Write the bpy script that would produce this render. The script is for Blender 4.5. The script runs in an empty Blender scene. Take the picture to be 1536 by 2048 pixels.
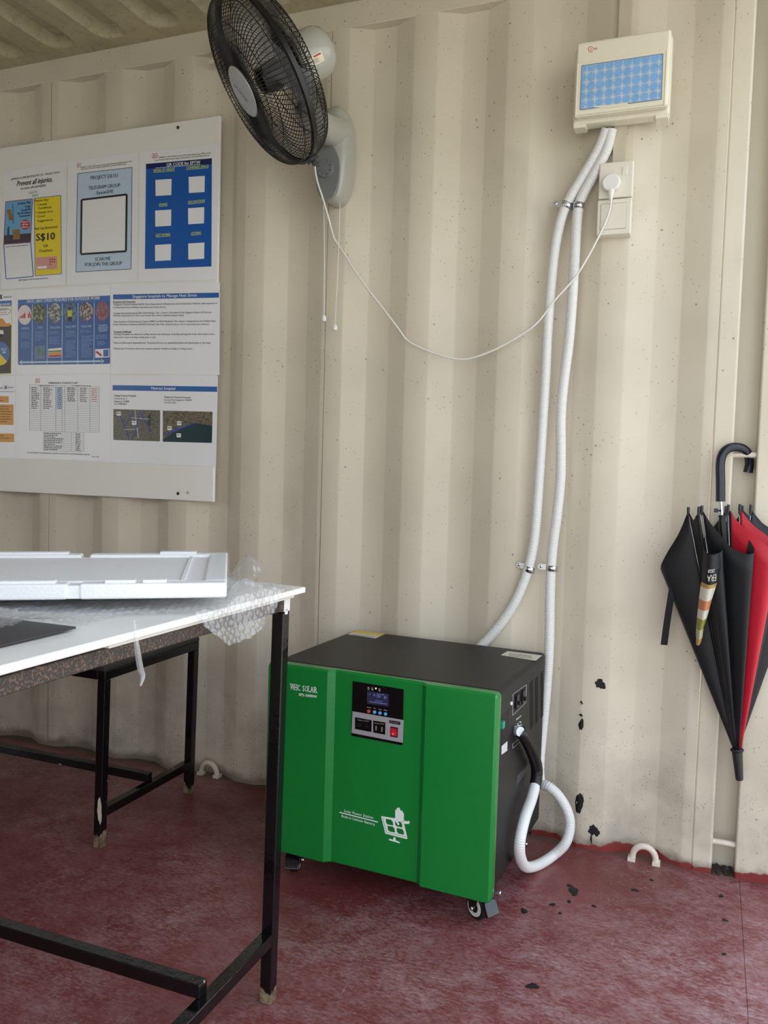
import bpy, math, random
from mathutils import Vector, Matrix, noise
C = bpy.context.scene
COL = C.collection
rnd = random.Random(7)
PI = math.pi

# ------------------------------------------------------------------ camera
F_PX = 1662.72
CAM = Vector((2.25783, -2.33307, 1.05956))
YAW, PITCH, ROLL = 0.375964, -0.056985, -0.028854
ROT = Matrix.Rotation(YAW, 3, 'Z') @ Matrix.Rotation(PITCH, 3, 'X') @ Matrix.Rotation(ROLL, 3, 'Y')
cam = bpy.data.cameras.new('camera'); cam_o = bpy.data.objects.new('camera', cam); COL.objects.link(cam_o)
cam.sensor_fit = 'VERTICAL'; cam.sensor_height = 36; cam.lens = F_PX / 2048 * 36
cam.clip_start = 0.01; cam.clip_end = 200
rt, fw, up = ROT.col[0], ROT.col[1], ROT.col[2]
cam_o.matrix_world = Matrix(((rt[0], up[0], -fw[0], CAM[0]), (rt[1], up[1], -fw[1], CAM[1]), (rt[2], up[2], -fw[2], CAM[2]), (0, 0, 0, 1)))
C.camera = cam_o

def cast(u, v, axis, val):
    """where the sight line of photograph pixel (u, v) meets the plane axis = val"""
    d = ROT @ Vector(((u - 768) / F_PX, 1, -(v - 1024) / F_PX))
    return CAM + d * ((val - CAM[axis]) / d[axis])
def onx(u, v, x): return cast(u, v, 0, x)
def ony(u, v, y): return cast(u, v, 1, y)
def onz(u, v, z): return cast(u, v, 2, z)

# ------------------------------------------------------------------ world, exposure
W = bpy.data.worlds.new('sky'); C.world = W; W.use_nodes = True
nt = W.node_tree; bg = nt.nodes['Background']
tc = nt.nodes.new('ShaderNodeTexCoord'); sep = nt.nodes.new('ShaderNodeSeparateXYZ')
rmp = nt.nodes.new('ShaderNodeValToRGB')
rmp.color_ramp.elements[0].position = 0.0; rmp.color_ramp.elements[0].color = (0.98, 0.97, 0.95, 1)
rmp.color_ramp.elements[1].position = 0.6; rmp.color_ramp.elements[1].color = (0.72, 0.84, 1.0, 1)
nt.links.new(tc.outputs['Generated'], sep.inputs[0]); nt.links.new(sep.outputs[2], rmp.inputs[0])
nt.links.new(rmp.outputs[0], bg.inputs[0]); bg.inputs[1].default_value = 2.6
# sun standing behind the container wall: it lights the yard outside, not the room
sun = bpy.data.lights.new('sun', 'SUN'); sun.energy = 4.5; sun.angle = 0.01; sun.color = (1.0, 0.95, 0.86)
sun_o = bpy.data.objects.new('sun', sun); COL.objects.link(sun_o)
sun_o.rotation_euler = Vector((0.40, -0.62, -1.0)).to_track_quat('-Z', 'Y').to_euler()
C.view_settings.view_transform = 'Standard'; C.view_settings.look = 'None'
C.view_settings.gamma = 1; C.view_settings.use_curve_mapping = False
C.view_settings.exposure = -0.16

# ------------------------------------------------------------------ materials
def lin(c):
    c = c / 255
    return c / 12.92 if c <= 0.04045 else ((c + 0.055) / 1.055) ** 2.4
def rgb(c): return (lin(c[0]), lin(c[1]), lin(c[2]), 1)
MATS = {}
def mat(name, c, rough=0.5, metal=0.0, var=0.0, vscale=8.0, bump=0.0, bscale=60.0, coat=0.0, spec=None, emit=None, trans=0.0):
    if name in MATS: return MATS[name]
    m = bpy.data.materials.new(name); m.use_nodes = True; MATS[name] = m
    t = m.node_tree; b = t.nodes['Principled BSDF']
    b.inputs['Base Color'].default_value = rgb(c); b.inputs['Roughness'].default_value = rough
    b.inputs['Metallic'].default_value = metal
    if spec is not None: b.inputs['Specular IOR Level'].default_value = spec
    if coat: b.inputs['Coat Weight'].default_value = coat; b.inputs['Coat Roughness'].default_value = 0.12
    if trans: b.inputs['Transmission Weight'].default_value = trans
    if emit: b.inputs['Emission Color'].default_value = rgb(c); b.inputs['Emission Strength'].default_value = emit
    g = t.nodes.new('ShaderNodeNewGeometry')
    if var:
        n = t.nodes.new('ShaderNodeTexNoise'); n.inputs['Scale'].default_value = vscale; n.inputs['Detail'].default_value = 5
        t.links.new(g.outputs['Position'], n.inputs['Vector'])
        r = t.nodes.new('ShaderNodeMapRange'); r.inputs[1].default_value = 0.3; r.inputs[2].default_value = 0.7
        r.inputs[3].default_value = 1 - var; r.inputs[4].default_value = 1 + var
        t.links.new(n.outputs[0], r.inputs[0])
        x = t.nodes.new('ShaderNodeMix'); x.data_type = 'RGBA'; x.blend_type = 'MULTIPLY'; x.inputs[0].default_value = 1
        x.inputs[6].default_value = rgb(c); t.links.new(r.outputs[0], x.inputs[7])
        t.links.new(x.outputs[2], b.inputs['Base Color'])
    if bump:
        n2 = t.nodes.new('ShaderNodeTexNoise'); n2.inputs['Scale'].default_value = bscale; n2.inputs['Detail'].default_value = 4
        t.links.new(g.outputs['Position'], n2.inputs['Vector'])
        bp = t.nodes.new('ShaderNodeBump'); bp.inputs['Strength'].default_value = bump; bp.inputs['Distance'].default_value = 0.004
        t.links.new(n2.outputs[0], bp.inputs['Height']); t.links.new(bp.outputs[0], b.inputs['Normal'])
    return m

class NT:
    """small node helper"""
    def __init__(s, m): s.t = m.node_tree; s.b = s.t.nodes['Principled BSDF']; s.g = s.t.nodes.new('ShaderNodeNewGeometry'); s.pos = s.g.outputs['Position']
    def link(s, a, b): s.t.links.new(a, b)
    def noise(s, scale, detail=4, vec=None, rough=0.55, dist=0.0):
        n = s.t.nodes.new('ShaderNodeTexNoise'); n.inputs['Scale'].default_value = scale; n.inputs['Detail'].default_value = detail
        n.inputs['Roughness'].default_value = rough; n.inputs['Distortion'].default_value = dist
        s.link(vec or s.pos, n.inputs['Vector']); return n.outputs[0]
    def stretch(s, sx, sy, sz, rz=0):
        n = s.t.nodes.new('ShaderNodeMapping'); n.inputs['Scale'].default_value = (sx, sy, sz); n.inputs['Rotation'].default_value = (0, 0, rz)
        s.link(s.pos, n.inputs['Vector']); return n.outputs[0]
    def voro(s, scale, vec=None, feat='F1', out=0):
        n = s.t.nodes.new('ShaderNodeTexVoronoi'); n.inputs['Scale'].default_value = scale; n.feature = feat
        s.link(vec or s.pos, n.inputs['Vector']); return n.outputs[out]
    def rng(s, v, a, b, c=0.0, d=1.0, smooth=False):
        n = s.t.nodes.new('ShaderNodeMapRange'); n.clamp = True
        if smooth: n.interpolation_type = 'SMOOTHSTEP'
        for i, q in zip((1, 2, 3, 4), (a, b, c, d)): n.inputs[i].default_value = q
        s.link(v, n.inputs[0]); return n.outputs[0]
    def math(s, op, a, b=None):
        n = s.t.nodes.new('ShaderNodeMath'); n.operation = op
        for i, q in enumerate((a, b)):
            if q is None: continue
            if isinstance(q, (int, float)): n.inputs[i].default_value = q
            else: s.link(q, n.inputs[i])
        return n.outputs[0]
    def xyz(s):
        n = s.t.nodes.new('ShaderNodeSeparateXYZ'); s.link(s.pos, n.inputs[0]); return n.outputs
    def mix(s, fac, a, b, mode='MIX'):
        n = s.t.nodes.new('ShaderNodeMix'); n.data_type = 'RGBA'; n.blend_type = mode
        if isinstance(fac, (int, float)): n.inputs[0].default_value = fac
        else: s.link(fac, n.inputs[0])
        for i, q in ((6, a), (7, b)):
            if isinstance(q, tuple): n.inputs[i].default_value = rgb(q) if len(q) == 3 else q
            else: s.link(q, n.inputs[i])
        return n.outputs[2]
    def bump(s, h, strength=0.3, dist=0.004):
        n = s.t.nodes.new('ShaderNodeBump'); n.inputs['Strength'].default_value = strength; n.inputs['Distance'].default_value = dist
        s.link(h, n.inputs['Height']); s.link(n.outputs[0], s.b.inputs['Normal'])
    def color(s, c): s.link(c, s.b.inputs['Base Color'])
    def rough(s, r): s.link(r, s.b.inputs['Roughness'])

FLOOR_RED = (118, 52, 50)
def wall_mat():
    m = mat('wall_paint', (212, 203, 184), 0.42); n = NT(m); z = n.xyz()
    c = n.mix(n.rng(n.noise(1.6, 3), 0.35, 0.65), (204, 195, 176), (218, 209, 190))
    # rust and dirt specks of several sizes
    d1 = n.rng(n.voro(26), 0.03, 0.10, 1, 0); k1 = n.rng(n.noise(5, 2), 0.42, 0.55)
    c = n.mix(n.math('MULTIPLY', n.math('MULTIPLY', d1, k1), 0.75), c, (92, 84, 70))
    d2 = n.rng(n.voro(60), 0.06, 0.17, 1, 0); k2 = n.rng(n.noise(6, 2), 0.44, 0.58)
    c = n.mix(n.math('MULTIPLY', n.math('MULTIPLY', d2, k2), 0.55), c, (110, 102, 88))
    sm = n.rng(n.noise(3.3, 6, n.stretch(1, 1, 0.6)), 0.60, 0.74)
    c = n.mix(n.math('MULTIPLY', sm, 0.22), c, (120, 114, 100))
    # grime splashed up from the floor
    low = n.rng(z[2], 0.02, 0.55, 1, 0, True); gr = n.rng(n.noise(9, 7), 0.40, 0.68)
    c = n.mix(n.math('MULTIPLY', n.math('MULTIPLY', low, gr), 0.42), c, (118, 114, 108))
    sp = n.math('MULTIPLY', n.rng(n.voro(110), 0.1, 0.3, 1, 0), n.math('MULTIPLY', low, n.rng(n.noise(14, 3), 0.48, 0.6)))
    c = n.mix(n.math('MULTIPLY', sp, 0.6), c, (84, 80, 74))
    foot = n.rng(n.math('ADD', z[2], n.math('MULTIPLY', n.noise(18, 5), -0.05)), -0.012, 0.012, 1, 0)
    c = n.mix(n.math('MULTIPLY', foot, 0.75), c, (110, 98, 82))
    # red floor paint brushed unevenly onto the foot of the wall at the right
    redz = n.rng(n.math('ADD', z[2], n.math('MULTIPLY', n.noise(11, 6), -0.07)), -0.019, -0.015, 1, 0)
    c = n.mix(n.math('MULTIPLY', redz, n.rng(z[0], 1.55, 1.75)), c, (130, 48, 46))
    n.color(c); n.bump(n.noise(7, 3), 0.15, 0.01); n.rough(n.rng(n.noise(12, 3), 0.3, 0.7, 0.36, 0.55)); return m
def ceil_mat():
    m = mat('ceiling_paint', (176, 167, 136), 0.55); n = NT(m)
    c = n.mix(n.rng(n.noise(5, 6), 0.38, 0.66), (190, 180, 148), (172, 163, 133))
    c = n.mix(n.math('MULTIPLY', n.rng(n.noise(34, 8, None, 0.7), 0.50, 0.62), 0.35), c, (128, 120, 100))
    n.color(c); n.bump(n.noise(30, 4), 0.15); return m
def floor_mat():
    m = mat('floor_paint', FLOOR_RED, 0.42); n = NT(m); z = n.xyz()
    c = n.mix(n.rng(n.noise(2.2, 5), 0.36, 0.66), (108, 42, 42), (126, 62, 62))
    # scuffs, dried dust and scratches, plus skylight sheen painted in toward the door
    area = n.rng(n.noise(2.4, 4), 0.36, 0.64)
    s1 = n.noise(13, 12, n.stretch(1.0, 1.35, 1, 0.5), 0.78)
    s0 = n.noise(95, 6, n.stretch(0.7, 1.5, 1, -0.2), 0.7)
    dens = n.math('ADD', n.math('MULTIPLY', area, 0.55), n.math('MULTIPLY', n.math('MULTIPLY', n.rng(z[0], 1.4, 2.4), n.rng(z[1], -0.9, -0.15, 1, 0)), 0.65))  # second term paints pale skylight onto the doorway side
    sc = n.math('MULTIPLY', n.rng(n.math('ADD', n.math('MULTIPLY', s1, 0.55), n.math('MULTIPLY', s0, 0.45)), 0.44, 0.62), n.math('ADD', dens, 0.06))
    c = n.mix(n.math('MULTIPLY', sc, 0.95), c, (186, 158, 164))  # dust colour tinted lavender for the bluish skylight
    s3 = n.math('MULTIPLY', n.rng(n.noise(120, 4, n.stretch(0.4, 1.3, 1, -0.35)), 0.60, 0.70), n.rng(n.noise(5.0, 3), 0.40, 0.6))
    c = n.mix(n.math('MULTIPLY', s3, 0.28), c, (196, 182, 176))
    s4 = n.math('MULTIPLY', n.rng(n.noise(90, 3, n.stretch(1.6, 0.25, 1, 0.8)), 0.64, 0.70), n.rng(n.noise(6.0, 2), 0.45, 0.6))
    c = n.mix(n.math('MULTIPLY', s4, 0.22), c, (200, 184, 178))
    pl = n.math('MULTIPLY', n.rng(n.noise(38, 3), 0.66, 0.72), n.rng(n.noise(2.6, 2), 0.45, 0.6))
    c = n.mix(n.math('MULTIPLY', pl, 0.6), c, (150, 140, 118))
    ring = n.math('MULTIPLY', n.rng(n.voro(6.5), 0.02, 0.045, 1, 0), 0.8)
    c = n.mix(ring, c, (58, 32, 30))
    dk = n.rng(n.voro(11), 0.015, 0.05, 1, 0)
    c = n.mix(n.math('MULTIPLY', dk, 0.6), c, (44, 30, 28))
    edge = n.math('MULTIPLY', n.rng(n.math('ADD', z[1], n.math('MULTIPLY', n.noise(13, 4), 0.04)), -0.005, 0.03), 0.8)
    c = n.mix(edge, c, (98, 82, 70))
    n.color(c); n.rough(n.rng(n.noise(6, 4), 0.3, 0.7, 0.28, 0.5)); n.bump(n.noise(45, 5), 0.16, 0.003); return m
def tube_mat():
    m = mat('black_tube_paint', (14, 14, 15), 0.22); n = NT(m); z = n.xyz()
    k = n.rng(n.math('ADD', z[2], n.math('MULTIPLY', n.noise(16, 5, n.stretch(1, 1, 0.45)), -0.15)), -0.035, -0.028, 1, 0)
    c = n.mix(k, (13, 13, 15), n.mix(n.rng(n.noise(40, 4), 0.4, 0.6), (142, 126, 100), (92, 74, 54)))
    ch = n.math('MULTIPLY', n.rng(n.noise(34, 3), 0.70, 0.73), n.rng(z[2], 0.12, 0.3, 1, 0))
    c = n.mix(ch, c, (170, 160, 140))
    n.color(c); n.rough(n.mix(k, (90, 90, 90), (220, 220, 220))); n.bump(n.noise(60, 3), 0.25, 0.003); return m
def rust_mat():
    m = mat('rusty_rail', (62, 50, 45), 0.5); n = NT(m)
    c = n.mix(n.rng(n.noise(260, 5), 0.5, 0.62), (50, 46, 45), (112, 84, 70))
    n.color(n.mix(n.rng(n.noise(28, 3), 0.62, 0.7), c, (36, 28, 26))); n.bump(n.noise(90, 4), 0.3, 0.003); return m
def foam_mat():
    m = mat('foam_white', (238, 239, 242), 0.6); n = NT(m)
    n.bump(n.voro(210), 0.25, 0.002); return m
def wrap_mat():
    m = bpy.data.materials.new('bubble_plastic'); m.use_nodes = True; t = m.node_tree
    out = t.nodes['Material Output']; t.nodes.remove(t.nodes['Principled BSDF'])
    tr = t.nodes.new('ShaderNodeBsdfTransparent'); gl = t.nodes.new('ShaderNodeBsdfGlossy'); df = t.nodes.new('ShaderNodeBsdfTranslucent'); d2 = t.nodes.new('ShaderNodeBsdfDiffuse')
    gl.inputs['Roughness'].default_value = 0.12; df.inputs[0].default_value = (.9, .92, .95, 1); d2.inputs[0].default_value = (.9, .92, .95, 1)
    ad = t.nodes.new('ShaderNodeMixShader'); ad.inputs[0].default_value = 0.5; t.links.new(df.outputs[0], ad.inputs[1]); t.links.new(d2.outputs[0], ad.inputs[2])
    a = t.nodes.new('ShaderNodeMixShader'); a.inputs[0].default_value = 0.21; t.links.new(tr.outputs[0], a.inputs[1]); t.links.new(ad.outputs[0], a.inputs[2])
    b = t.nodes.new('ShaderNodeMixShader'); b.inputs[0].default_value = 0.13; t.links.new(a.outputs[0], b.inputs[1]); t.links.new(gl.outputs[0], b.inputs[2])
    t.links.new(b.outputs[0], out.inputs[0]); return m
def smoke_mat(name, col, opac, rough=0.1):
    m = bpy.data.materials.new(name); m.use_nodes = True; t = m.node_tree; p = t.nodes['Principled BSDF']
    p.inputs['Base Color'].default_value = rgb(col); p.inputs['Alpha'].default_value = opac; p.inputs['Roughness'].default_value = rough; return m
def photo_mat(name, cols, scale, seed=0.0, stretch=(1, 1, 1)):
    """printed picture: patchy colours fixed to the paper"""
    m = mat(name, cols[0], 0.3); n = NT(m)
    mp = n.t.nodes.new('ShaderNodeMapping'); mp.inputs['Location'].default_value = (seed, seed * 1.7, seed * .6); mp.inputs['Scale'].default_value = stretch
    n.link(n.pos, mp.inputs['Vector'])
    v = n.noise(scale, 6, mp.outputs[0], 0.7); c = cols[0]
    lo = 0.36
    for q in cols[1:]:
        c = n.mix(n.rng(v, lo, lo + 0.04), c, q); lo += 0.28 / max(1, len(cols) - 1)
    n.color(c); return m

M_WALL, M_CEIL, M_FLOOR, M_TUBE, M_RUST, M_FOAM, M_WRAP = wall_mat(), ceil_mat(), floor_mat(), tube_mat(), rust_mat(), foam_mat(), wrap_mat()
M_POST = mat('post_paint', (214, 207, 188), 0.45, var=0.05, vscale=3, bump=0.1, bscale=9)
M_BLACK = mat('black_plastic', (16, 16, 18), 0.35); M_CHROME = mat('zinc_metal', (205, 210, 214), 0.22, 1.0)

# ------------------------------------------------------------------ mesh helpers
class MB:
    def __init__(s): s.v = []; s.f = []
    def add(s, vs, fs):
        o = len(s.v); s.v += [Vector(q) for q in vs]; s.f += [tuple(i + o for i in f) for f in fs]; return s
    def box(s, a, b):
        (x0, y0, z0), (x1, y1, z1) = a, b
        return s.add([(x0, y0, z0), (x1, y0, z0), (x1, y1, z0), (x0, y1, z0), (x0, y0, z1), (x1, y0, z1), (x1, y1, z1), (x0, y1, z1)],
                     [(0, 3, 2, 1), (4, 5, 6, 7), (0, 1, 5, 4), (1, 2, 6, 5), (2, 3, 7, 6), (3, 0, 4, 7)])
    def obox(s, c, ax, ay, az):
        """box at c with half-axis vectors"""
        c, ax, ay, az = map(Vector, (c, ax, ay, az)); vs = []
        for k in (-1, 1):
            for i, j in ((-1, -1), (1, -1), (1, 1), (-1, 1)): vs.append(c + ax * i + ay * j + az * k)
        return s.add(vs, [(0, 3, 2, 1), (4, 5, 6, 7), (0, 1, 5, 4), (1, 2, 6, 5), (2, 3, 7, 6), (3, 0, 4, 7)])
    def prism(s, pts, d):
        """polygon pts pushed along vector d"""
        pts = [Vector(p) for p in pts]; d = Vector(d); n = len(pts)
        return s.add(pts + [p + d for p in pts], [tuple(range(n)), tuple(range(2 * n - 1, n - 1, -1))] + [(i, i + n, (i + 1) % n + n, (i + 1) % n) for i in range(n)])
    def tube(s, path, r, sides=8, caps=True, flat=None):
        path = [Vector(p) for p in path]; n = len(path); rs = r if isinstance(r, (list, tuple)) else [r] * n
        t0 = (path[1] - path[0]).normalized(); a = t0.orthogonal().normalized() if flat is None else (flat - t0 * flat.dot(t0)).normalized()
        vs = []
        for i, p in enumerate(path):
            t = (path[min(i + 1, n - 1)] - path[max(i - 1, 0)])
            t = t.normalized() if t.length > 1e-9 else t0
            a = (a - t * a.dot(t)); a = a.normalized() if a.length > 1e-6 else t.orthogonal().normalized(); b = t.cross(a)
            for k in range(sides):
                w = 2 * PI * k / sides; vs.append(p + (a * math.cos(w) + b * math.sin(w)) * rs[i])
        fs = [(i * sides + k, i * sides + (k + 1) % sides, (i + 1) * sides + (k + 1) % sides, (i + 1) * sides + k) for i in range(n - 1) for k in range(sides)]
        if caps: fs += [tuple(range(sides - 1, -1, -1)), tuple(range((n - 1) * sides, n * sides))]
        return s.add(vs, fs)
    def lathe(s, o, ax, prof, n=32, closed=False):
        """profile of (radius, height) about axis ax from o"""
        o, ax = Vector(o), Vector(ax).normalized(); a = ax.orthogonal().normalized(); b = ax.cross(a); m = len(prof); vs = []
        for r, h in prof:
            for k in range(n):
                w = 2 * PI * k / n; vs.append(o + ax * h + (a * math.cos(w) + b * math.sin(w)) * r)
        fs = [(i * n + k, i * n + (k + 1) % n, (i + 1) * n + (k + 1) % n, (i + 1) * n + k) for i in range(m - 1) for k in range(n)]
        if not closed: fs += [tuple(range(n - 1, -1, -1)), tuple(range((m - 1) * n, m * n))]
        return s.add(vs, fs)
    def grid(s, rows):
        n = len(rows[0]); vs = [p for r in rows for p in r]
        return s.add(vs, [(i * n + k, i * n + k + 1, (i + 1) * n + k + 1, (i + 1) * n + k) for i in range(len(rows) - 1) for k in range(n - 1)])

ORG = {}
def link(o, parent, world):
    COL.objects.link(o); ORG[o.name] = Vector(world)
    if parent is not None: o.parent = parent; o.location = Vector(world) - ORG[parent.name]
    else: o.location = world
def tag(o, label=None, cat=None, group=None, kind=None):
    if label: o['label'] = label
    if cat: o['category'] = cat
    if group: o['group'] = group
    if kind: o['kind'] = kind
    return o
def thing(name, loc, label, cat, group=None):
    o = bpy.data.objects.new(name, None); o.empty_display_size = 0.05; link(o, None, loc); return tag(o, label, cat, group)
def obj(name, mb, m, parent=None, smooth=None, bevel=0.0, segs=2, solid=0.0, kind=None, label=None, fix=False):
    lo = Vector((min(v[i] for v in mb.v) for i in range(3))); hi = Vector((max(v[i] for v in mb.v) for i in range(3)))
    c = (lo + hi) / 2 if parent is not None else Vector(((lo.x + hi.x) / 2, (lo.y + hi.y) / 2, lo.z))
    me = bpy.data.meshes.new(name); me.from_pydata([v - c for v in mb.v], [], mb.f); me.materials.append(m); me.update()
    if fix:
        import bmesh
        b = bmesh.new(); b.from_mesh(me); bmesh.ops.recalc_face_normals(b, faces=b.faces); b.to_mesh(me); b.free()
    o = bpy.data.objects.new(name, me); link(o, parent, c)
    if smooth is not None:
        me.shade_smooth() if smooth >= 180 else me.set_sharp_from_angle(angle=math.radians(smooth))
        if smooth < 180: me.polygons.foreach_set('use_smooth', [True] * len(me.polygons))
    if solid:
        q = o.modifiers.new('solid', 'SOLIDIFY'); q.thickness = solid; q.offset = 0
    if bevel:
        q = o.modifiers.new('bevel', 'BEVEL'); q.width = bevel; q.segments = segs; q.limit_method = 'ANGLE'; q.angle_limit = math.radians(40)
        if smooth is None:
            me.polygons.foreach_set('use_smooth', [True] * len(me.polygons)); q.harden_normals = True
    if kind: o['kind'] = kind
    if label: o['label'] = label
    return o
def crom(pts, n=8):
    pts = [Vector(p) for p in pts]; q = [pts[0] * 2 - pts[1]] + pts + [pts[-1] * 2 - pts[-2]]; out = []
    for i in range(1, len(q) - 2):
        a, b, c, d = q[i - 1:i + 3]
        for k in range(n):
            t = k / n; out.append(0.5 * ((2 * b) + (c - a) * t + (2 * a - 5 * b + 4 * c - d) * t * t + (3 * b - a - 3 * c + d) * t ** 3))
    return out + [pts[-1]]
def resample(path, step):
    path = [Vector(p) for p in path]; out = [path[0].copy()]; need = step
    for a, b in zip(path, path[1:]):
        L = (b - a).length; d = need
        while d <= L and L > 0: out.append(a.lerp(b, d / L)); d += step
        need = d - L
    return out

# ------------------------------------------------------------------ printing on flat surfaces
TXT = {}
SPLIT = {'white_square', 'map_label', 'orange_box', 'emblem_cell', 'map_picture', 'small_photo', 'picture_crate', 'park_print'}
STUFFY = ('text', 'lettering', 'rule', 'digits', 'icons', 'star', 'grid', 'bars', 'dots', 'line', 'small_print', 'mark')
def glyphs(s, bold=0.0, shear=0.0):
    k = (s, bold, shear)
    if k in TXT: return TXT[k]
    cu = bpy.data.curves.new('t', 'FONT'); cu.body = s; cu.size = 1; cu.resolution_u = 2; cu.shear = shear; cu.fill_mode = 'FRONT'
    o = bpy.data.objects.new('t', cu); me = o.to_mesh()
    vs = [(v.co.x, v.co.y) for v in me.vertices]; fs = [tuple(p.vertices) for p in me.polygons]
    o.to_mesh_clear(); bpy.data.objects.remove(o); bpy.data.curves.remove(cu)
    if bold > 0:                       # heavier type: the outlines struck three times side by side
        n = len(vs); v0, f0 = vs, fs; vs = []; fs = []; TXT[k, 'n'] = n
        for i, d in enumerate((-bold, 0, bold)):
            vs += [(x + d, y + (0.4 * d if i else -0.4 * d)) for x, y in v0]; fs += [tuple(q + i * n for q in f) for f in f0]
    TXT[k] = (vs, fs); return TXT[k]
class Print:
    """flat print on the plane axis = val; coordinates are photograph pixels of a zoomed window (x0, y0, scale)"""
    def __init__(s, parent, axis, val, out, win, upv=(0, 0, 1)):
        s.p, s.axis, s.val, s.out, s.win, s.up = parent, axis, val, out, win, Vector(upv); s.L = {}
    def at(s, x, y, lift=1):
        x0, y0, k = s.win; return cast(x0 + x * k, y0 + y * k, s.axis, s.val + s.out * 0.00025 * lift)
    def layer(s, name, m): return s.L.setdefault((name, m.name), (MB(), m))[0]
    def poly(s, name, m, pts, lift=1):
        q = [s.at(x, y, lift) for x, y in pts]; s.layer(name, m).add(q, [tuple(range(len(q)))]); return s
    def line(s, name, m, a, b, w, lift=1):
        dx, dy = b[0] - a[0], b[1] - a[1]; l = math.hypot(dx, dy) or 1; nx, ny = -dy / l * w / 2, dx / l * w / 2
        return s.poly(name, m, [(a[0] + nx, a[1] + ny), (b[0] + nx, b[1] + ny), (b[0] - nx, b[1] - ny), (a[0] - nx, a[1] - ny)], lift)
    def frame(s, name, m, pts, w, lift=1):
        for a, b in zip(pts, pts[1:] + pts[:1]): s.line(name, m, a, b, w, lift)
        return s
    def ell(s, name, m, c, rx, ry, lift=1, n=24):
        return s.poly(name, m, [(c[0] + rx * math.cos(2 * PI * i / n), c[1] + ry * math.sin(2 * PI * i / n)) for i in range(n)], lift)
    def text(s, name, m, st, a, b, cap, bold=0.0, shear=0.0, lift=2, flip=False):
        vs, fs = glyphs(st, bold, shear)
        if not vs: return s
        x0, x1 = min(v[0] for v in vs), max(v[0] for v in vs)
        A, B = s.at(*a, lift), s.at(*b, lift); T = s.at(a[0], a[1] - cap, lift)
        ex = (B - A) / (x1 - x0); h = abs((T - A).dot(s.up)) / 0.72; ey = s.up * h
        n = TXT.get(((st, bold, shear), 'n'), len(vs)); o = Vector([0.00004 * s.out if i == s.axis else 0 for i in range(3)])
        s.layer(name, m).add([A + ex * (x - x0) + ey * y + o * (i // n) for i, (x, y) in enumerate(vs)], fs); return s
    def bars(s, name, m, a, b, h, n, gap, lift=1, seed=0, jag=0.3):
        """n lines of illegibly small type as short word bars"""
        r = random.Random(seed)
        for i in range(n):
            x = a[0]; end = b[0] - r.random() * jag * (b[0] - a[0])
            while x < end - 2:
                w = min(r.uniform(5, 17), end - x); f = (x - a[0]) / (b[0] - a[0] or 1); y = a[1] + (b[1] - a[1]) * f + i * gap
                s.poly(name, m, [(x, y), (x + w, y), (x + w, y - h), (x, y - h)], lift); x += w + 3.5
        return s
    def build(s):
        for (name, _), (mb, m) in s.L.items():
            if name in SPLIT:
                for f in mb.f: obj(name, MB().add([mb.v[i] for i in f], [tuple(range(len(f)))]), m, s.p)
            else: obj(name, mb, m, s.p, kind='stuff' if any(k in name for k in STUFFY) else None)
        return s

# ================================================================== SETTING
P_, CW, SW, DEP = 0.278, 0.0713, 0.0679, 0.0354
def wy(x):
    """depth of the corrugated sheet at x"""
    if x > 2.224: return 0.0
    t = (x % P_)
    if t < CW: return 0.0
    if t < CW + SW: return DEP * (t - CW) / SW
    if t < P_ - SW: return DEP
    return DEP * (P_ - t) / SW
XL, XR, RAILZ = -3.40, 2.50, 2.36
xs = []
k = math.floor(XL / P_)
while k * P_ < 2.23:
    for q in (0, CW, CW + SW, P_ - SW):
        x = k * P_ + q
        if XL <= x < 2.2245: xs += [x - 0.003, x + 0.003]
    k += 1
xs = [XL] + sorted(xs) + [2.25]
zs = [-0.02, 0.0, 0.05, 0.4, 0.8, 1.2, 1.6, 2.0, RAILZ + 0.005]
mb = MB(); mb.grid([[Vector((x, wy(x) + 0.0006 * math.sin(x * 9 + z * 5), z)) for x in xs] for z in zs])
wall_back = tag(obj('wall_back', mb, M_WALL, smooth=25), 'beige painted corrugated steel wall of the container', kind='structure')
mb = MB().box((XL - 0.05, -2.42, -0.06), (2.37, 0.06, 0.0))
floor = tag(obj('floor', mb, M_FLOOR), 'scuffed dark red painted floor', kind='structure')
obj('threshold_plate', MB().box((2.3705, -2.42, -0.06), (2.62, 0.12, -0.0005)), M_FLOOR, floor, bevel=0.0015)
tag(obj('wall_left', MB().box((XL - 0.06, -2.42, 0), (XL, 0.06, 2.5)), M_WALL), 'beige far end wall', kind='structure')
# far side of the container behind the camera: steel either side of a wide opening
tag(obj('wall_front', MB().box((XL, -2.42, 0), (-3.1, -2.36, 2.5)).box((-3.1, -2.42, 0), (-1.5, -2.36, 0.6)).box((-1.5, -2.42, 0), (1.3, -2.36, 2.5)).box((-3.1, -2.42, 2.3), (-1.5, -2.36, 2.5)).box((1.3, -2.42, 2.30), (2.62, -2.36, 2.5)), M_WALL), 'wall on the open side of the container', kind='structure')  # left window gap is unseen, added to brighten the left wall
tag(obj('ground', MB().box((-14, -16, -0.30), (18, 14, -0.16)), mat('concrete_yard', (190, 184, 170), 0.85, var=0.12, vscale=0.8)), 'pale concrete yard outside', kind='structure')
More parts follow.
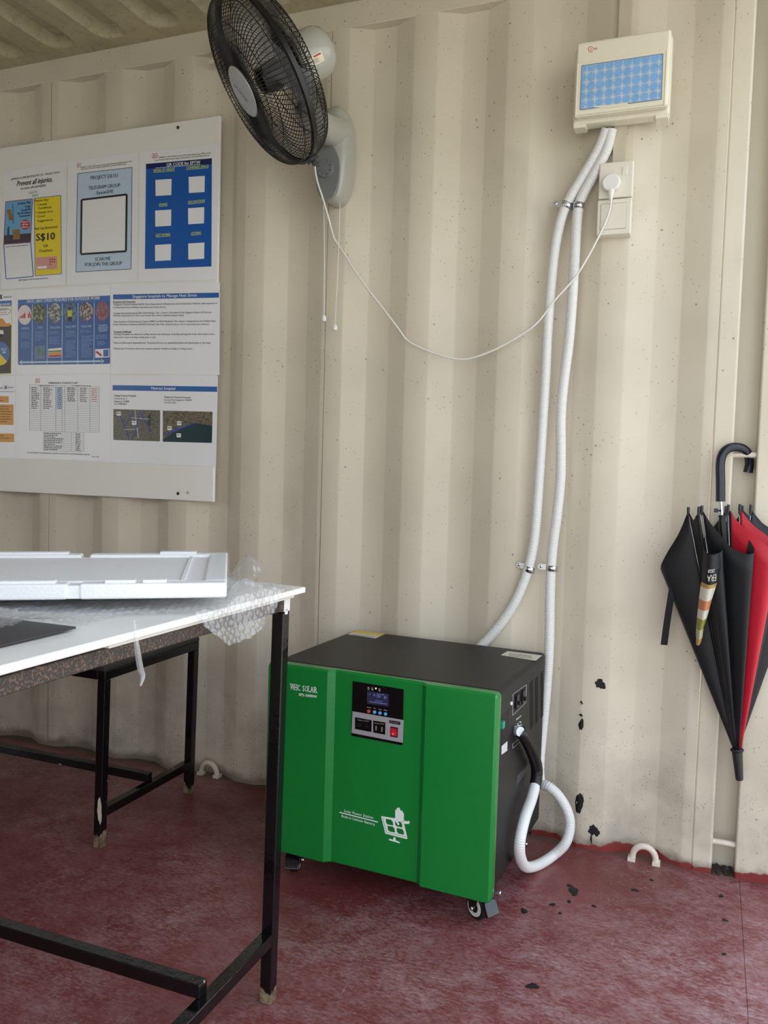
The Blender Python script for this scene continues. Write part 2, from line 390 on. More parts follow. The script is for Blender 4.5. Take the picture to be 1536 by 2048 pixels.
# roof sheet with stamped troughs that stop short of the rail
def trough(x, y):
    px = (x + 0.1545) % 0.209 - 0.1045; hw, r = 0.056, 0.05
    dx = abs(px) - (hw - r); dy = (y + 0.055) + r
    if dy < 0: sd = abs(px) - hw
    else: sd = math.hypot(max(dx, 0), max(dy, 0)) - r
    t = min(1, max(0, -sd / 0.020)); return 0.034 * t
cx = [XL - 0.04 + i * 0.0087 for i in range(int((2.62 - XL + 0.04) / 0.0087) + 1)]
cy = [0.03, -0.01, -0.03] + [-0.04 - i * 0.007 for i in range(18)] + [-0.25, -0.5, -0.9, -1.4, -1.9, -2.40]
mb = MB(); mb.grid([[Vector((x, y, 2.436 + trough(x, y))) for x in cx] for y in cy])
ceiling = tag(obj('ceiling', mb, M_CEIL, smooth=28, solid=0.004), 'corrugated steel container roof seen from below', kind='structure')
tag(obj('trim_1', MB().box((XL, -0.001, RAILZ), (2.36, 0.07, 2.437)), M_WALL, bevel=0.003), 'top side rail above the corrugated wall', kind='structure')
# door-end corner post: jamb, lashing groove and post
post = tag(obj('trim_2', MB().box((2.357, -0.004, -0.01), (2.52, 0.16, 2.5)), M_WALL, bevel=0.006), 'door-end corner post at the right', kind='structure')
obj('jamb', MB().box((2.2495, -0.003, -0.01), (2.302, 0.16, 2.44)), M_WALL, post, bevel=0.007, segs=3)
obj('groove_back', MB().box((2.30, 0.062, -0.01), (2.358, 0.10, 2.44)), M_POST, post)
M_BAR = mat('bar_paint', (222, 212, 196), 0.4, var=0.06, vscale=20, bump=0.2)
for z in (1.111, 0.083):
    obj('lashing_bar', MB().tube([(2.298, 0.012, z), (2.33, 0.0115, z + 0.001), (2.362, 0.012, z)], 0.0078, 12), M_BAR, post, smooth=60)
mb = MB(); r_ = random.Random(3)
for i in range(60):
    c = Vector((r_.uniform(2.305, 2.352), r_.uniform(-0.004, 0.055), 0.004)); s_ = r_.uniform(0.001, 0.0035)
    mb.obox(c, (s_, s_ * .3, 0), (-s_ * .3, s_ * .8, 0), (0, 0, s_ * .6))
obj('groove_debris', mb, mat('debris', (58, 50, 42), 0.9, var=0.4, vscale=90), floor, kind='stuff')
# lashing rings welded where the wall meets the floor
for (x, y) in ((2.131, -0.012), (0.731, 0.006)):
    pth = [Vector((x - 0.034, y, 0.0))] + [Vector((x - 0.030 * math.cos(a), y - 0.004 * math.sin(a), 0.012 + 0.034 * math.sin(a))) for a in [PI * i / 12 for i in range(13)]] + [Vector((x + 0.034, y, 0.0))]
    o = obj('lashing_ring', MB().tube(pth, 0.0085, 12).box((x - 0.042, y - 0.012, 0), (x - 0.022, y + 0.012, 0.010)).box((x + 0.022, y - 0.012, 0), (x + 0.042, y + 0.012, 0.010)), M_BAR, wall_back, smooth=50)
# chipped paint down to black primer
M_CHIP = mat('black_primer', (14, 12, 13), 0.6)
def blob(rx, rz, n, seed, jag=0.35):
    r = random.Random(seed); out = []; a1, a2, a3 = r.uniform(0, 6), r.uniform(0, 6), r.uniform(0, 6)
    for i in range(n):
        w = 2 * PI * i / n; k = 1 + jag * (0.5 * math.sin(2 * w + a1) + 0.35 * math.sin(3 * w + a2) + 0.3 * math.sin(7 * w + a3) + r.uniform(-.25, .25)); out.append((rx * k * math.cos(w), rz * k * math.sin(w)))
    return out
for i, (u, v, rx, rz, jg) in enumerate(((1201, 1368, 9, 10, .35), (1163, 1405, 2.5, 3, .6), (1162, 1430, 2.5, 3.5, .6), (1162.5, 1449, 4.5, 12, .3), (1158.5, 1606, 8.5, 19, .18), (1188, 1661, 9, 12, .4), (1182.5, 1678, 1.8, 9, .3))):
    c = ony(u, v, 0); k = 0.00143; pts = []
    for dx, dz in blob(rx * k, rz * k, 22, i + 11, jg):
        x = c.x + dx; pts.append(Vector((x, wy(x) - 0.0010, c.z + dz)))
    mb = MB(); ctr = Vector((c.x, wy(c.x) - 0.0012, c.z)); mb.add(pts + [ctr], [(j, (j + 1) % 22, 22) for j in range(22)])
    obj('paint_chip', mb, M_CHIP, wall_back)
for i, (u, v, rx, ry) in enumerate(((1147, 1782, 9, 8), (1139, 1771, 5, 3), (1138, 1803, 4, 3), (1105, 1809, 5, 3), (1188, 1812, 4, 2.5), (1270, 1780, 7, 3), (1442, 1792, 5, 3), (1450, 1840, 5, 2.5), (1048, 1822, 7, 4), (1065, 1972, 9, 4), (1303, 1760, 4, 2), (1120, 1826, 3, 2), (1448, 1908, 4, 2))):
    c = onz(u, v, 0.0006); mb = MB(); q = [c + Vector((dx, dy, 0)) for dx, dy in blob(rx * 0.0013, ry * 0.0028, 16, i + 40)]
    mb.add(q + [c + Vector((0, 0, 0.0004))], [(j, (j + 1) % 16, 16) for j in range(16)]); obj('paint_chip', mb, M_CHIP, floor)
# welded sheet joints showing as thin dark lines
for (u, v) in ((645, 900), (98, 1055)):
    x = ony(u, v, 0).x; obj('sheet_joint', MB().box((x - 0.0006, -0.0006, 0.02), (x + 0.0006, 0.001, RAILZ)), mat('joint_dark', (104, 96, 82), 0.7), wall_back)
# small hook bracket on the rail behind the fan
br = obj('rail_bracket', MB().box((0.715, -0.022, 2.335), (0.735, 0.002, 2.375)).tube([(0.70, -0.012, 2.328), (0.76, -0.012, 2.328)], 0.010, 12), M_WALL, bpy.data.objects['trim_1'], smooth=40)

# ================================================================== TABLE, BENCH
def sq(mb, a, b, h=0.0125):
    """square steel tube between two points (axis aligned)"""
    a, b = Vector(a), Vector(b); d = b - a; i = max(range(3), key=lambda q: abs(d[q]))
    lo = Vector((min(a[q], b[q]) - (0 if q == i else h) for q in range(3))); hi = Vector((max(a[q], b[q]) + (0 if q == i else h) for q in range(3)))
    return mb.box(lo, hi)
table = thing('table', (0.65, -1.36, 0), 'long white-topped table on black square steel legs in front', 'table')
TX0, TX1, TY0, TY1 = -0.25, 1.4875, -1.76, -0.939
M_LAM = mat('white_laminate', (240, 239, 235), 0.3, var=0.02, vscale=5)
def lean(mb, k0=0.004, kx=0.0135, ky=0.0):
    for v in mb.v: v.x += k0 + kx * v.z; v.z += ky * (-0.905 - v.y)
    return mb
obj('tabletop', lean(MB().box((TX0 - 0.05, TY0 - 0.05, 0.808), (1.522, -0.905, 0.820)), ky=0.008), M_LAM, table, bevel=0.003)
obj('edge_sheet', lean(MB().box((TX0, -1.45, 0.8005), (1.508, -0.925, 0.8078)), ky=0.008), mat('white_board', (232, 230, 222), 0.5), table, bevel=0.001)
for x in (TX0, TX1):
    for y in (TY0, TY1): obj('leg', lean(sq(MB(), (x, y, 0), (x, y, 0.774))), M_TUBE, table, bevel=0.0025)
for x in (TX0, TX1):
    obj('end_rail', lean(MB().box((x - 0.0125, TY0 - 0.0125, 0.7765), (x + 0.0125, TY1 + 0.0125, 0.800)), ky=0.008), M_RUST, table, bevel=0.002, label='rusty end rail under the tabletop')
    obj('end_stretcher', lean(sq(MB(), (x, TY0 + 0.0125, 0.132), (x, TY1 - 0.0125, 0.132))), M_TUBE, table, bevel=0.0025)
for y in (TY0, TY1): obj('side_rail', lean(sq(MB(), (TX0 + 0.0125, y, 0.787), (TX1 - 0.0125, y, 0.787)), ky=0.008), M_TUBE, table, bevel=0.002)
obj('centre_stretcher', lean(sq(MB(), (TX0, -1.163, 0.157), (TX1 - 0.004, -1.163, 0.157))), M_TUBE, table, bevel=0.0025)
mb = MB()
for (x0, x1, z0, z1) in ((1.478, 1.499, 0.788, 0.799), (1.482, 1.490, 0.774, 0.790), (1.492, 1.498, 0.779, 0.79)): mb.box((x0, -0.9525, z0), (x1, -0.9518, z1))
mb.box((1.4995, -0.951, 0.776), (1.5006, -0.928, 0.799)).box((1.4995, -0.946, 0.770), (1.5006, -0.936, 0.78))
obj('torn_tape', lean(mb), mat('white_paint_drip', (232, 231, 228), 0.5), table)
bench = thing('bench', (0.0, -0.355, 0), 'low black steel bench frame standing behind the table by the wall', 'bench')
BX0, BX1, BY0, BY1 = -0.75, 0.757, -0.556, -0.144
for x in (BX0, BX1):
    for y in (BY0, BY1): obj('leg', lean(sq(MB(), (x, y, 0), (x, y, 0.462)), -0.004, 0.022), M_TUBE, bench, bevel=0.0025)
    obj('top_rail', lean(sq(MB(), (x, BY0 - 0.0125, 0.4745), (x, BY1 + 0.0125, 0.4745)), -0.004, 0.022), M_TUBE, bench, bevel=0.0025)
    obj('end_stretcher', lean(sq(MB(), (x, BY0 + 0.0125, 0.095), (x, BY1 - 0.0125, 0.095)), -0.004, 0.022), M_TUBE, bench, bevel=0.0025)
for y in (BY0, BY1): obj('side_rail', lean(sq(MB(), (BX0 + 0.0125, y, 0.4745), (BX1 - 0.0125, y, 0.4745)), -0.004, 0.022), M_TUBE, bench, bevel=0.0025)
obj('long_stretcher', lean(sq(MB(), (BX0, -0.345, 0.120), (BX1, -0.345, 0.120)), -0.004, 0.022), M_TUBE, bench, bevel=0.0025)
obj('seat', MB().box((BX0 - 0.02, BY0 - 0.015, 0.4872), (BX1 + 0.018, BY1 + 0.015, 0.4990)), mat('dark_board', (40, 38, 38), 0.6, var=0.2), bench, bevel=0.002)
# raw paint patch on the bench leg
mb = MB(); c = ony(199, 1622, BY0 - 0.0131)
mb.add([c + Vector((dx, 0, dz)) for dx, dz in blob(0.0075, 0.034, 18, 5, .25)], [tuple(range(18))]); obj('bare_patch', mb, mat('cream_primer', (214, 206, 184), 0.7), bench)

# ---- dark panel, bubble wrap, foam tray on the table
tag(obj('flat_panel', MB().box((0.86, -1.74, 0.8275), (1.472, -1.455, 0.8305)), mat('dark_sheet', (52, 48, 50), 0.45), bevel=0.001), 'flat dark sheet lying on the table under the bubble wrap', 'panel')
poly = [(1.540, -0.975), (1.546, -1.02), (1.572, -1.05), (1.598, -1.10), (1.604, -1.17), (1.598, -1.235), (1.565, -1.27), (1.520, -1.29), (1.475, -1.33), (1.455, -1.37), (1.462, -1.43), (1.456, -1.47), (1.43, -1.50), (1.44, -1.56), (1.40, -1.78), (1.15, -1.78), (0.95, -1.25), (1.18, -0.86), (1.36, -0.845), (1.42, -0.85), (1.435, -0.93), (1.50, -0.95), (1.55, -0.965)]
def inside(x, y):
    c = False
    for (x0, y0), (x1, y1) in zip(poly, poly[1:] + poly[:1]):
        if (y0 > y) != (y1 > y) and x < (x1 - x0) * (y - y0) / (y1 - y0) + x0: c = not c
    return c
st, idx, vs, fs = 0.0023, {}, [], []
nx, ny = int((1.63 - 0.93) / st), int((1.80 - 0.84) / st)
def wrapz(x, y):
    px, py = x, y; b = 0.0
    row = math.floor(y / 0.0121); ox = 0
    for rr in (row, row + 1):
        o = 0.007 * (rr % 2); q = round((x - o) / 0.014) * 0.014 + o; d = math.hypot(x - q, y - rr * 0.0121)
        if d < 0.0062: b = max(b, math.sqrt(1 - (d / 0.0062) ** 2) * (0.0030 + 0.0022 * noise.noise(Vector((q * 91, rr * 3.7, 1)))))
    z = 0.8215 + 0.008 * (-0.905 - y) + 0.004 * (noise.noise(Vector((x * 9, y * 9, 2))) + 0.7) + b
    if x < 1.485 and y < -1.44: z += 0.0095
    away = min(1, max(0, ((x - 1.574) * 0.8464 + (y + 1.246) * 0.5323) / 0.022))
    z += away * 0.042 * math.exp(-(((x - 1.395) / 0.030) ** 2 + ((y + 0.885) / 0.030) ** 2))
    z += away * 0.026 * math.exp(-(((x - 1.50) / 0.05) ** 2 + ((y + 1.10) / 0.09) ** 2)) * (1 + 0.5 * noise.noise(Vector((x * 40, y * 40, 5))))
    z += 0.0035 * noise.noise(Vector((x * 55, y * 30, 9)))
    if x > 1.541:
        e = x - 1.541; px = 1.543 + 0.24 * e + 0.004 * math.sin(y * 60) + b; z = z - 0.92 * e - b + 0.006 * math.sin(y * 33) * e / .06
    return Vector((px, py, z))
for i in range(nx):
    for j in range(ny):
        x, y = 0.93 + i * st, -1.80 + j * st
        if inside(x, y): idx[i, j] = len(vs); vs.append(wrapz(x, y))
for (i, j), a in idx.items():
    q = [idx.get(t) for t in ((i + 1, j), (i + 1, j + 1), (i, j + 1))]
    if None not in q: fs.append((a, *q))
wrap = tag(obj('bubble_wrap', MB().add(vs, fs), M_WRAP, smooth=180), 'crumpled clear bubble wrap under the foam tray, drooping over the table end', 'bubble wrap')
pth = crom([onx(268, 1240, 1.545), onx(273, 1285, 1.546), onx(281, 1335, 1.546), onx(286, 1352, 1.547), onx(281, 1372, 1.546)], 6)
obj('torn_strip', MB().tube(pth, [0.0015 + 0.003 * math.sin(PI * i / (len(pth) - 1)) for i in range(len(pth))], 5), M_WRAP, wrap)
FC = Vector((1.574, -1.246, 0.8490)); fl = Vector((-0.846, -0.532, -0.012)).normalized(); fd = Vector((-0.532, 0.847, 0.004)).normalized(); fn = fl.cross(fd); fn = -fn if fn.z < 0 else fn
tray = thing('foam_tray', FC, 'shallow white polystyrene packing tray lying on bubble wrap on the table', 'packaging')
FL, FD, FT = 0.62, 0.4085, 0.0235
def fp(a, b, h): return FC + fl * a + fd * b + fn * h
def fbox(mb, a0, a1, b0, b1, h0, h1):
    c = fp((a0 + a1) / 2, (b0 + b1) / 2, (h0 + h1) / 2); return mb.obox(c, fl * ((a1 - a0) / 2), fd * ((b1 - b0) / 2), fn * ((h1 - h0) / 2))
obj('tray_floor', fbox(MB(), 0.02, FL - 0.02, 0.02, FD - 0.02, 0.002, FT - 0.006), M_FOAM, tray, bevel=0.003)
for (a0, a1, b0, b1) in ((0, 0.215, 0, 0.03), (0.232, FL, 0, 0.03), (0, 0.26, FD - 0.03, FD), (0.275, FL, FD - 0.03, FD), (0, 0.035, 0.03, FD - 0.03), (FL - 0.035, FL, 0.03, FD - 0.03)):
    obj('rim', fbox(MB(), a0, a1, b0, b1, 0, FT), M_FOAM, tray, bevel=0.004, segs=3)
obj('side_notch', fbox(MB(), 0.213, 0.234, 0.004, 0.03, 0.001, FT - 0.003), M_FOAM, tray)
for (a0, a1, b0, b1) in ((0.09, 0.125, 0.006, 0.024), (0.135, 0.18, 0.006, 0.024), (0.25, 0.36, 0.006, 0.024), (0.06, 0.13, FD - 0.026, FD - 0.006), (0.30, 0.43, FD - 0.026, FD - 0.006)):
    obj('rim_pad', fbox(MB(), a0, a1, b0, b1, FT - 0.001, FT + 0.0045), M_FOAM, tray, bevel=0.002)
obj('inner_ridge', fbox(fbox(MB(), 0.065, 0.072, 0.045, FD - 0.045, FT - 0.007, FT - 0.002), 0.072, FL - 0.07, 0.040, 0.046, FT - 0.007, FT - 0.001), M_FOAM, tray, bevel=0.001)
mb = MB(); mb.grid([[fp(-0.004, 0.03 + j * 0.04, -0.001 + i * 0.008 + 0.002 * math.sin(j * 2 + i)) for j in range(10)] for i in range(4)] + [[fp(0.004 + i * 0.012, 0.03 + j * 0.04, FT + 0.003 + 0.002 * math.sin(j * 3 + i * 2)) for j in range(10)] for i in range(3)])
obj('clear_film', mb, smoke_mat('clear_film', (235, 240, 245), 0.22, 0.08), tray, smooth=180)

# ================================================================== POWER STATION
YF, PX0, PX1, PZ0, PZ1 = -0.517, 1.230, 1.833, 0.068, 0.553
ps = thing('power_station', ((PX0 + PX1) / 2, -0.3, 0), 'green fronted black portable solar power station on casters against the wall', 'power station')
M_CASE = mat('black_case', (26, 25, 26), 0.48, spec=0.35, bump=0.08, bscale=500, var=0.03, vscale=20)
M_GREEN = mat('green_panel', (4, 122, 48), 0.3, coat=0.2)
body = obj('body', MB().box((PX0 + 0.008, YF + 0.028, PZ0 + 0.012), (PX1 - 0.004, -0.034, PZ1 + 0.001)), M_CASE, ps, bevel=0.012, segs=4)
# front panel: two proud sides, sunk middle, sloping shoulders
xa, xb, xc, xd = 1.4025, 1.4185, 1.6475, 1.6615
prof = [(PX0, 0.006), (PX0 + 0.006, 0.0), (xa, 0.0), (xb, 0.013), (xc, 0.013), (xd, 0.0), (PX1 - 0.006, 0.0), (PX1, 0.006)]
mb = MB(); n_ = len(prof); rr = 0.012
front = []
def zr(x, top):
    d = min(x - PX0, PX1 - x); return 0 if d >= rr else rr - math.sqrt(max(0, rr * rr - (rr - d) ** 2))
xs2 = [PX0, PX0 + 0.002, PX0 + 0.006, PX0 + 0.012, xa, xb, xc, xd, PX1 - 0.012, PX1 - 0.006, PX1 - 0.002, PX1]
def yprof(x):
    for (x0, y0), (x1, y1) in zip(prof, prof[1:]):
        if x0 <= x <= x1: return YF + y0 + (y1 - y0) * (x - x0) / (x1 - x0)
    return YF
rows = []
rows.append([Vector((x, YF + 0.030, PZ0 + zr(x, 0))) for x in xs2])
rows.append([Vector((x, yprof(x) + 0.005, PZ0 + zr(x, 0))) for x in xs2])
rows.append([Vector((x, yprof(x), PZ0 + 0.004 + zr(x, 0))) for x in xs2])
rows.append([Vector((x, yprof(x), PZ1 - 0.005 - zr(x, 1))) for x in xs2])
rows.append([Vector((x, yprof(x) + 0.005, PZ1 - zr(x, 1))) for x in xs2])
rows.append([Vector((x, YF + 0.030, PZ1 - zr(x, 1))) for x in xs2])
mb.grid(rows)
N2 = len(xs2)
mb.f += [tuple(i * N2 for i in range(6)), tuple(i * N2 + N2 - 1 for i in range(5, -1, -1))]
mb.f += [tuple([j for j in range(N2)] + [5 * N2 + j for j in range(N2 - 1, -1, -1)])]
panel = obj('front_panel', mb, M_GREEN, ps, smooth=20, fix=True)
# printing
M_WHT = mat('print_white', (226, 236, 230), 0.5)
pr = Print(panel, 1, YF, -1, (520, 1240, 0.4297))
def serif(pr, st, a, b, cap):
    pr.text('lettering', M_WHT, st, a, b, cap, 0.012)
x0_, x1_ = 131, 260
w_ = [('W', 0, .15), ('H', .155, .26), ('C', .275, .37), ('S', .455, .53), ('O', .545, .65), ('L', .665, .745), ('A', .75, .865), ('R', .875, 1.0)]
def bl(f): return (x0_ + (x1_ - x0_) * f, 328 + 15 * f)
for ch, f0, f1 in w_:
    A, B = bl(f0), bl(f1); pr.text('lettering', M_WHT, ch, A, B, 27, 0.02)
    wdt = B[0] - A[0]
    for (q, t) in {'W': ((.05, 1), (.5, 1), (.95, 1)), 'H': ((.15, 0), (.85, 0), (.15, 1), (.85, 1)), 'L': ((.2, 0), (.2, 1)), 'A': ((.08, 0), (.92, 0)), 'R': ((.2, 0), (.2, 1), (.9, 0))}.get(ch, ()):
        X = A[0] + wdt * q; Y = A[1] + (B[1] - A[1]) * q - (26 if t else 1); pr.poly('lettering', M_WHT, [(X - 4, Y - 1.3), (X + 4, Y - .9), (X + 4, Y + 1.6), (X - 4, Y + 1.2)], 2)
pr.text('lettering', M_WHT, 'SPS-5000W', (172, 357), (260, 367), 13, 0.03); pr.build()
YC = YF + 0.013
pr = Print(panel, 1, YC, -1, (660, 1590, 0.1302))
pr.text('lettering', M_WHT, 'Solar Power Station', (205, 270), (660, 368), 42, 0.01).text('lettering', M_WHT, 'Built-in Lithium Battery', (165, 348), (690, 470), 40, 0.01)
pr.line('rule', M_WHT, (130, 275), (735, 415), 15)
M_G2 = mat('emblem_gap', (16, 112, 44), 0.3)
pr.poly('emblem', M_WHT, [(785, 330), (800, 322), (1000, 352), (1140, 412), (1197, 655), (1185, 668), (850, 590)])
pr.line('emblem_line', M_G2, (805, 340), (868, 565), 5, 2).line('emblem_line', M_G2, (868, 565), (1180, 638), 5, 2)
for (cx_, cy_) in ((912, 412), (1056, 440), (940, 518), (1082, 550)):
    pr.poly('emblem_cell', M_G2, [(cx_ - 62 + 8, cy_ - 50), (cx_ + 30, cy_ - 36), (cx_ + 56, cy_ - 5), (cx_ + 62, cy_ + 52), (cx_ - 25, cy_ + 36), (cx_ - 50, cy_ + 8)], 2)
pr.poly('emblem', M_WHT, [(980, 640), (1010, 646), (1014, 690), (1078, 715), (1078, 735), (905, 688), (910, 668), (975, 680)])
pr.poly('emblem', M_WHT, [(1005, 345), (1005, 215), (1035, 235), (1022, 208), (1048, 186), (1075, 190), (1085, 225), (1108, 240), (1105, 220), (1142, 280), (1140, 385), (1205, 396), (1212, 380), (1232, 402), (1222, 436), (1148, 436), (1135, 402), (1030, 370), (1072, 440), (1055, 465), (985, 362)], 3)
pr.build()
# display unit
M_DISP = mat('display_black', (10, 10, 13), 0.15); M_SIL = mat('silver_plate', (168, 166, 172), 0.35, 0.2)
WD = (680, 1340, 0.104167)
pc = lambda x, y, d=0.0: cast(WD[0] + x * WD[2], WD[1] + y * WD[2], 1, YC - d)
q = [pc(235, 215), pc(1238, 365), pc(1213, 1435), pc(212, 1265)]
ctrl = obj('control_panel', MB().prism([v + Vector((0, 0.002, 0)) for v in q], (0, -0.0045, 0)), M_DISP, ps, bevel=0.001, fix=True)
YP = YC - 0.0026
pr = Print(ctrl, 1, YP, -1, WD)
pr.poly('silver_plate', M_SIL, [(228, 798), (1232, 955), (1215, 1392), (212, 1215)])
pr.poly('screen', mat('lcd', (44, 44, 74), 0.2, emit=0.12), [(512, 405), (938, 462), (935, 700), (515, 648)])
M_LCD = mat('lcd_glow', (120, 128, 190), 0.4, emit=0.3)
pr.text('screen_digits', M_LCD, '0', (640, 500), (672, 505), 45, .01).text('screen_digits', M_LCD, '223', (700, 520), (775, 530), 45, .01).text('screen_digits', M_LCD, '20', (840, 545), (892, 552), 50, .01)
pr.bars('screen_digits', M_LCD, (545, 470), (600, 478), 8, 1, 0, 2).bars('screen_digits', M_LCD, (700, 465), (850, 482), 9, 1, 0, 2, 3, 0).bars('screen_digits', M_LCD, (560, 615), (900, 660), 12, 1, 0, 2, 4, 0).bars('screen_digits', M_LCD, (670, 595), (810, 612), 10, 1, 0, 2, 5, 0)
pr.text('panel_lettering', M_WHT, 'Inverter', (510, 722), (600, 735), 14, .02).text('panel_lettering', M_WHT, 'Up', (648, 740), (680, 745), 14, .02).text('panel_lettering', M_WHT, 'Down', (740, 758), (800, 768), 14, .02).text('panel_lettering', M_WHT, 'Enter', (845, 772), (910, 785), 14, .02)
for i, (x, y) in enumerate(((540, 348), (615, 358), (755, 375))): pr.frame('panel_icons', M_WHT, [(x - 12, y - 18), (x + 14, y - 14), (x + 14, y + 16), (x - 12, y + 12)], 4).line('panel_icons', M_WHT, (x - 15, y + 26), (x + 18, y + 31), 6)
pr.ell('indicator_lamp', mat('lamp_amber', (255, 214, 170), 0.3, emit=1.6), (687, 355), 13, 16, 2)
M_LBL = mat('print_grey', (150, 150, 156), 0.5)
for (nm, a, b, c_, d_) in (('dc_outlet', (278, 912), (604, 966), (600, 1192), (276, 1138)), ('usb_outlet', (632, 970), (874, 1006), (868, 1240), (634, 1200)), ('switch_header', (944, 955), (1168, 990), (1164, 1050), (944, 1015))):
    pr.poly(nm, M_DISP, [a, b, c_, d_], 2)
pr.text('panel_lettering', M_LBL, 'Output 12VDC', (325, 972), (550, 1003), 26, .01, 0, 3).text('panel_lettering', M_LBL, 'Output 5VDC', (652, 1025), (850, 1052), 24, .01, 0, 3).text('panel_lettering', M_LBL, 'DC Output', (965, 1002), (1138, 1025), 24, .01, 0, 3)
pr.frame('switch_frame', mat('bezel_grey', (196, 198, 210), 0.4), [(940, 960), (1170, 995), (1158, 1340), (938, 1300)], 5, 2)
pr.build()
for (x, y) in ((362, 1055), (520, 1080)):
    obj('dc_socket', MB().lathe(pc(x, y, 0.003), (0, -1, 0), [(0.0055, 0), (0.0055, 0.0012), (0.004, 0.0012), (0.0035, 0.0002)], 20), M_BLACK, ctrl, smooth=30)
for (x, y) in ((692, 1115), (805, 1138)):
    c = pc(x, y, 0.0034); obj('usb_port', MB().box((c.x - 0.0018, c.y - 0.0008, c.z - 0.0055), (c.x + 0.0018, c.y + 0.001, c.z + 0.0055)), mat('usb_metal', (200, 198, 188), 0.3, 0.8), ctrl)
c0 = pc(1045, 1185, 0.0030); rk = MB().box((c0.x - 0.0095, c0.y - 0.002, c0.z - 0.0118), (c0.x + 0.0095, c0.y + 0.001, c0.z + 0.0118))
obj('switch_bezel', rk, M_DISP, ctrl, bevel=0.001)
c1 = pc(1042, 1185, 0.0055); rk = MB().add([(c1.x - 0.0075, c1.y - .002, c1.z + 0.009), (c1.x + 0.0075, c1.y - .002, c1.z + 0.009), (c1.x + 0.0075, c1.y - .0002, c1.z + .001), (c1.x - 0.0075, c1.y - .0002, c1.z + .001), (c1.x + .0075, c1.y - .0016, c1.z - 0.009), (c1.x - .0075, c1.y - .0016, c1.z - 0.009)], [(3, 2, 1, 0), (5, 4, 2, 3)])
rock = obj('rocker_switch', rk, mat('red_rocker', (206, 28, 40), 0.25), ctrl, solid=0.001)
Print(rock, 1, c1.y - 0.0022, -1, WD).text('switch_mark', M_WHT, '0', (1012, 1238), (1034, 1242), 34, .02).build()
for i, (x, y) in enumerate(((548, 793), (662, 808), (768, 825), (876, 842))):
    obj('button', MB().lathe(pc(x, y, 0.0026), (0, -1, 0), [(0.0042, 0), (0.0042, 0.0012), (0.0034, 0.0018)], 20), mat('button_red', (206, 72, 70), 0.35) if i == 0 else mat('button_blue', (92, 170, 226), 0.35), ctrl, smooth=30, label='red inverter button' if i == 0 else 'blue menu button')
# right-hand side: vents, breakers, recesses
XS = PX1 - 0.004; WS = (980, 1300, 0.27344)
ps_at = lambda x, y, d=0.0: cast(WS[0] + x * WS[2], WS[1] + y * WS[2], 0, XS + d)
mb = MB()
for (xc_, ya, yb, n) in ((271, 222, 548, 25), (303, 192, 505, 25), (335, 152, 468, 25)):
    for i in range(n):
        c = ps_at(xc_, ya + (yb - ya) * i / (n - 1), 0.0003); mb.obox(c, (0.0004, 0, 0), (0, 0.0135, 0.002), (0, 0, 0.0012))
obj('vent_slots', mb, mat('slot_black', (6, 6, 7), 0.8), body, kind='stuff')
pr = Print(body, 0, XS, 1, WS)
M_DK = mat('recess_black', (8, 8, 9), 0.6)
pr.frame('breaker_outline', M_LBL, [(160, 312), (242, 240), (238, 368), (156, 466)], 3.5)
pr.poly('breaker_back', M_DK, [(166, 318), (236, 256), (232, 364), (162, 448)], 1)
pr.text('side_lettering', M_WHT, 'Input', (178, 500), (208, 470), 12, .02).bars('side_lettering', M_WHT, (168, 545), (216, 492), 5, 5, 14, 1, 3)
pr.poly('side_label', mat('label_white', (206, 210, 214), 0.5), [(88, 690), (124, 652), (122, 722), (87, 752)]).frame('side_label_2', M_LBL, [(156, 672), (206, 622), (204, 652), (155, 705)], 3)
pr.poly('connector_recess', M_DK, [(90, 468), (134, 422), (130, 640), (86, 688)])
pr.poly('handle_recess', M_DK, [(180, 846), (256, 748), (252, 858), (178, 968)]).poly('handle_lip', mat('lip_grey', (62, 60, 62), 0.5), [(180, 905), (252, 812), (252, 858), (178, 968)], 2)
pr.build()
for (x, y) in ((186, 362), (222, 330)):
    c = ps_at(x, y, 0.003); obj('breaker', MB().box((c.x - 0.004, c.y - 0.011, c.z - 0.017), (c.x + 0.003, c.y + 0.011, c.z + 0.017)).box((c.x, c.y - 0.004, c.z - 0.008), (c.x + 0.009, c.y + 0.004, c.z + 0.001)), M_BLACK, body, bevel=0.001)
obj('side_button', MB().lathe(ps_at(145, 378), (1, 0, 0), [(0.0045, 0), (0.0045, 0.003), (0.003, 0.004)], 16), mat('white_knob', (224, 224, 220), 0.4), body, smooth=30)
c = ps_at(96, 540, 0.004); obj('terminal_plug', MB().box((c.x - 0.006, c.y - 0.008, c.z - 0.006), (c.x + 0.004, c.y + 0.008, c.z + 0.010)), mat('terminal_green', (38, 150, 120), 0.4), body, bevel=0.001)
for (u, v, dx) in ((993, 1779, -0.002),):
    obj('side_bolt', MB().lathe(onx(u, v, PX1 - 0.004), (1, 0, 0), [(0.0035, 0), (0.0035, 0.006), (0.006, 0.006), (0.006, 0.010), (0.004, 0.012)], 12), M_CHROME, body, smooth=30)
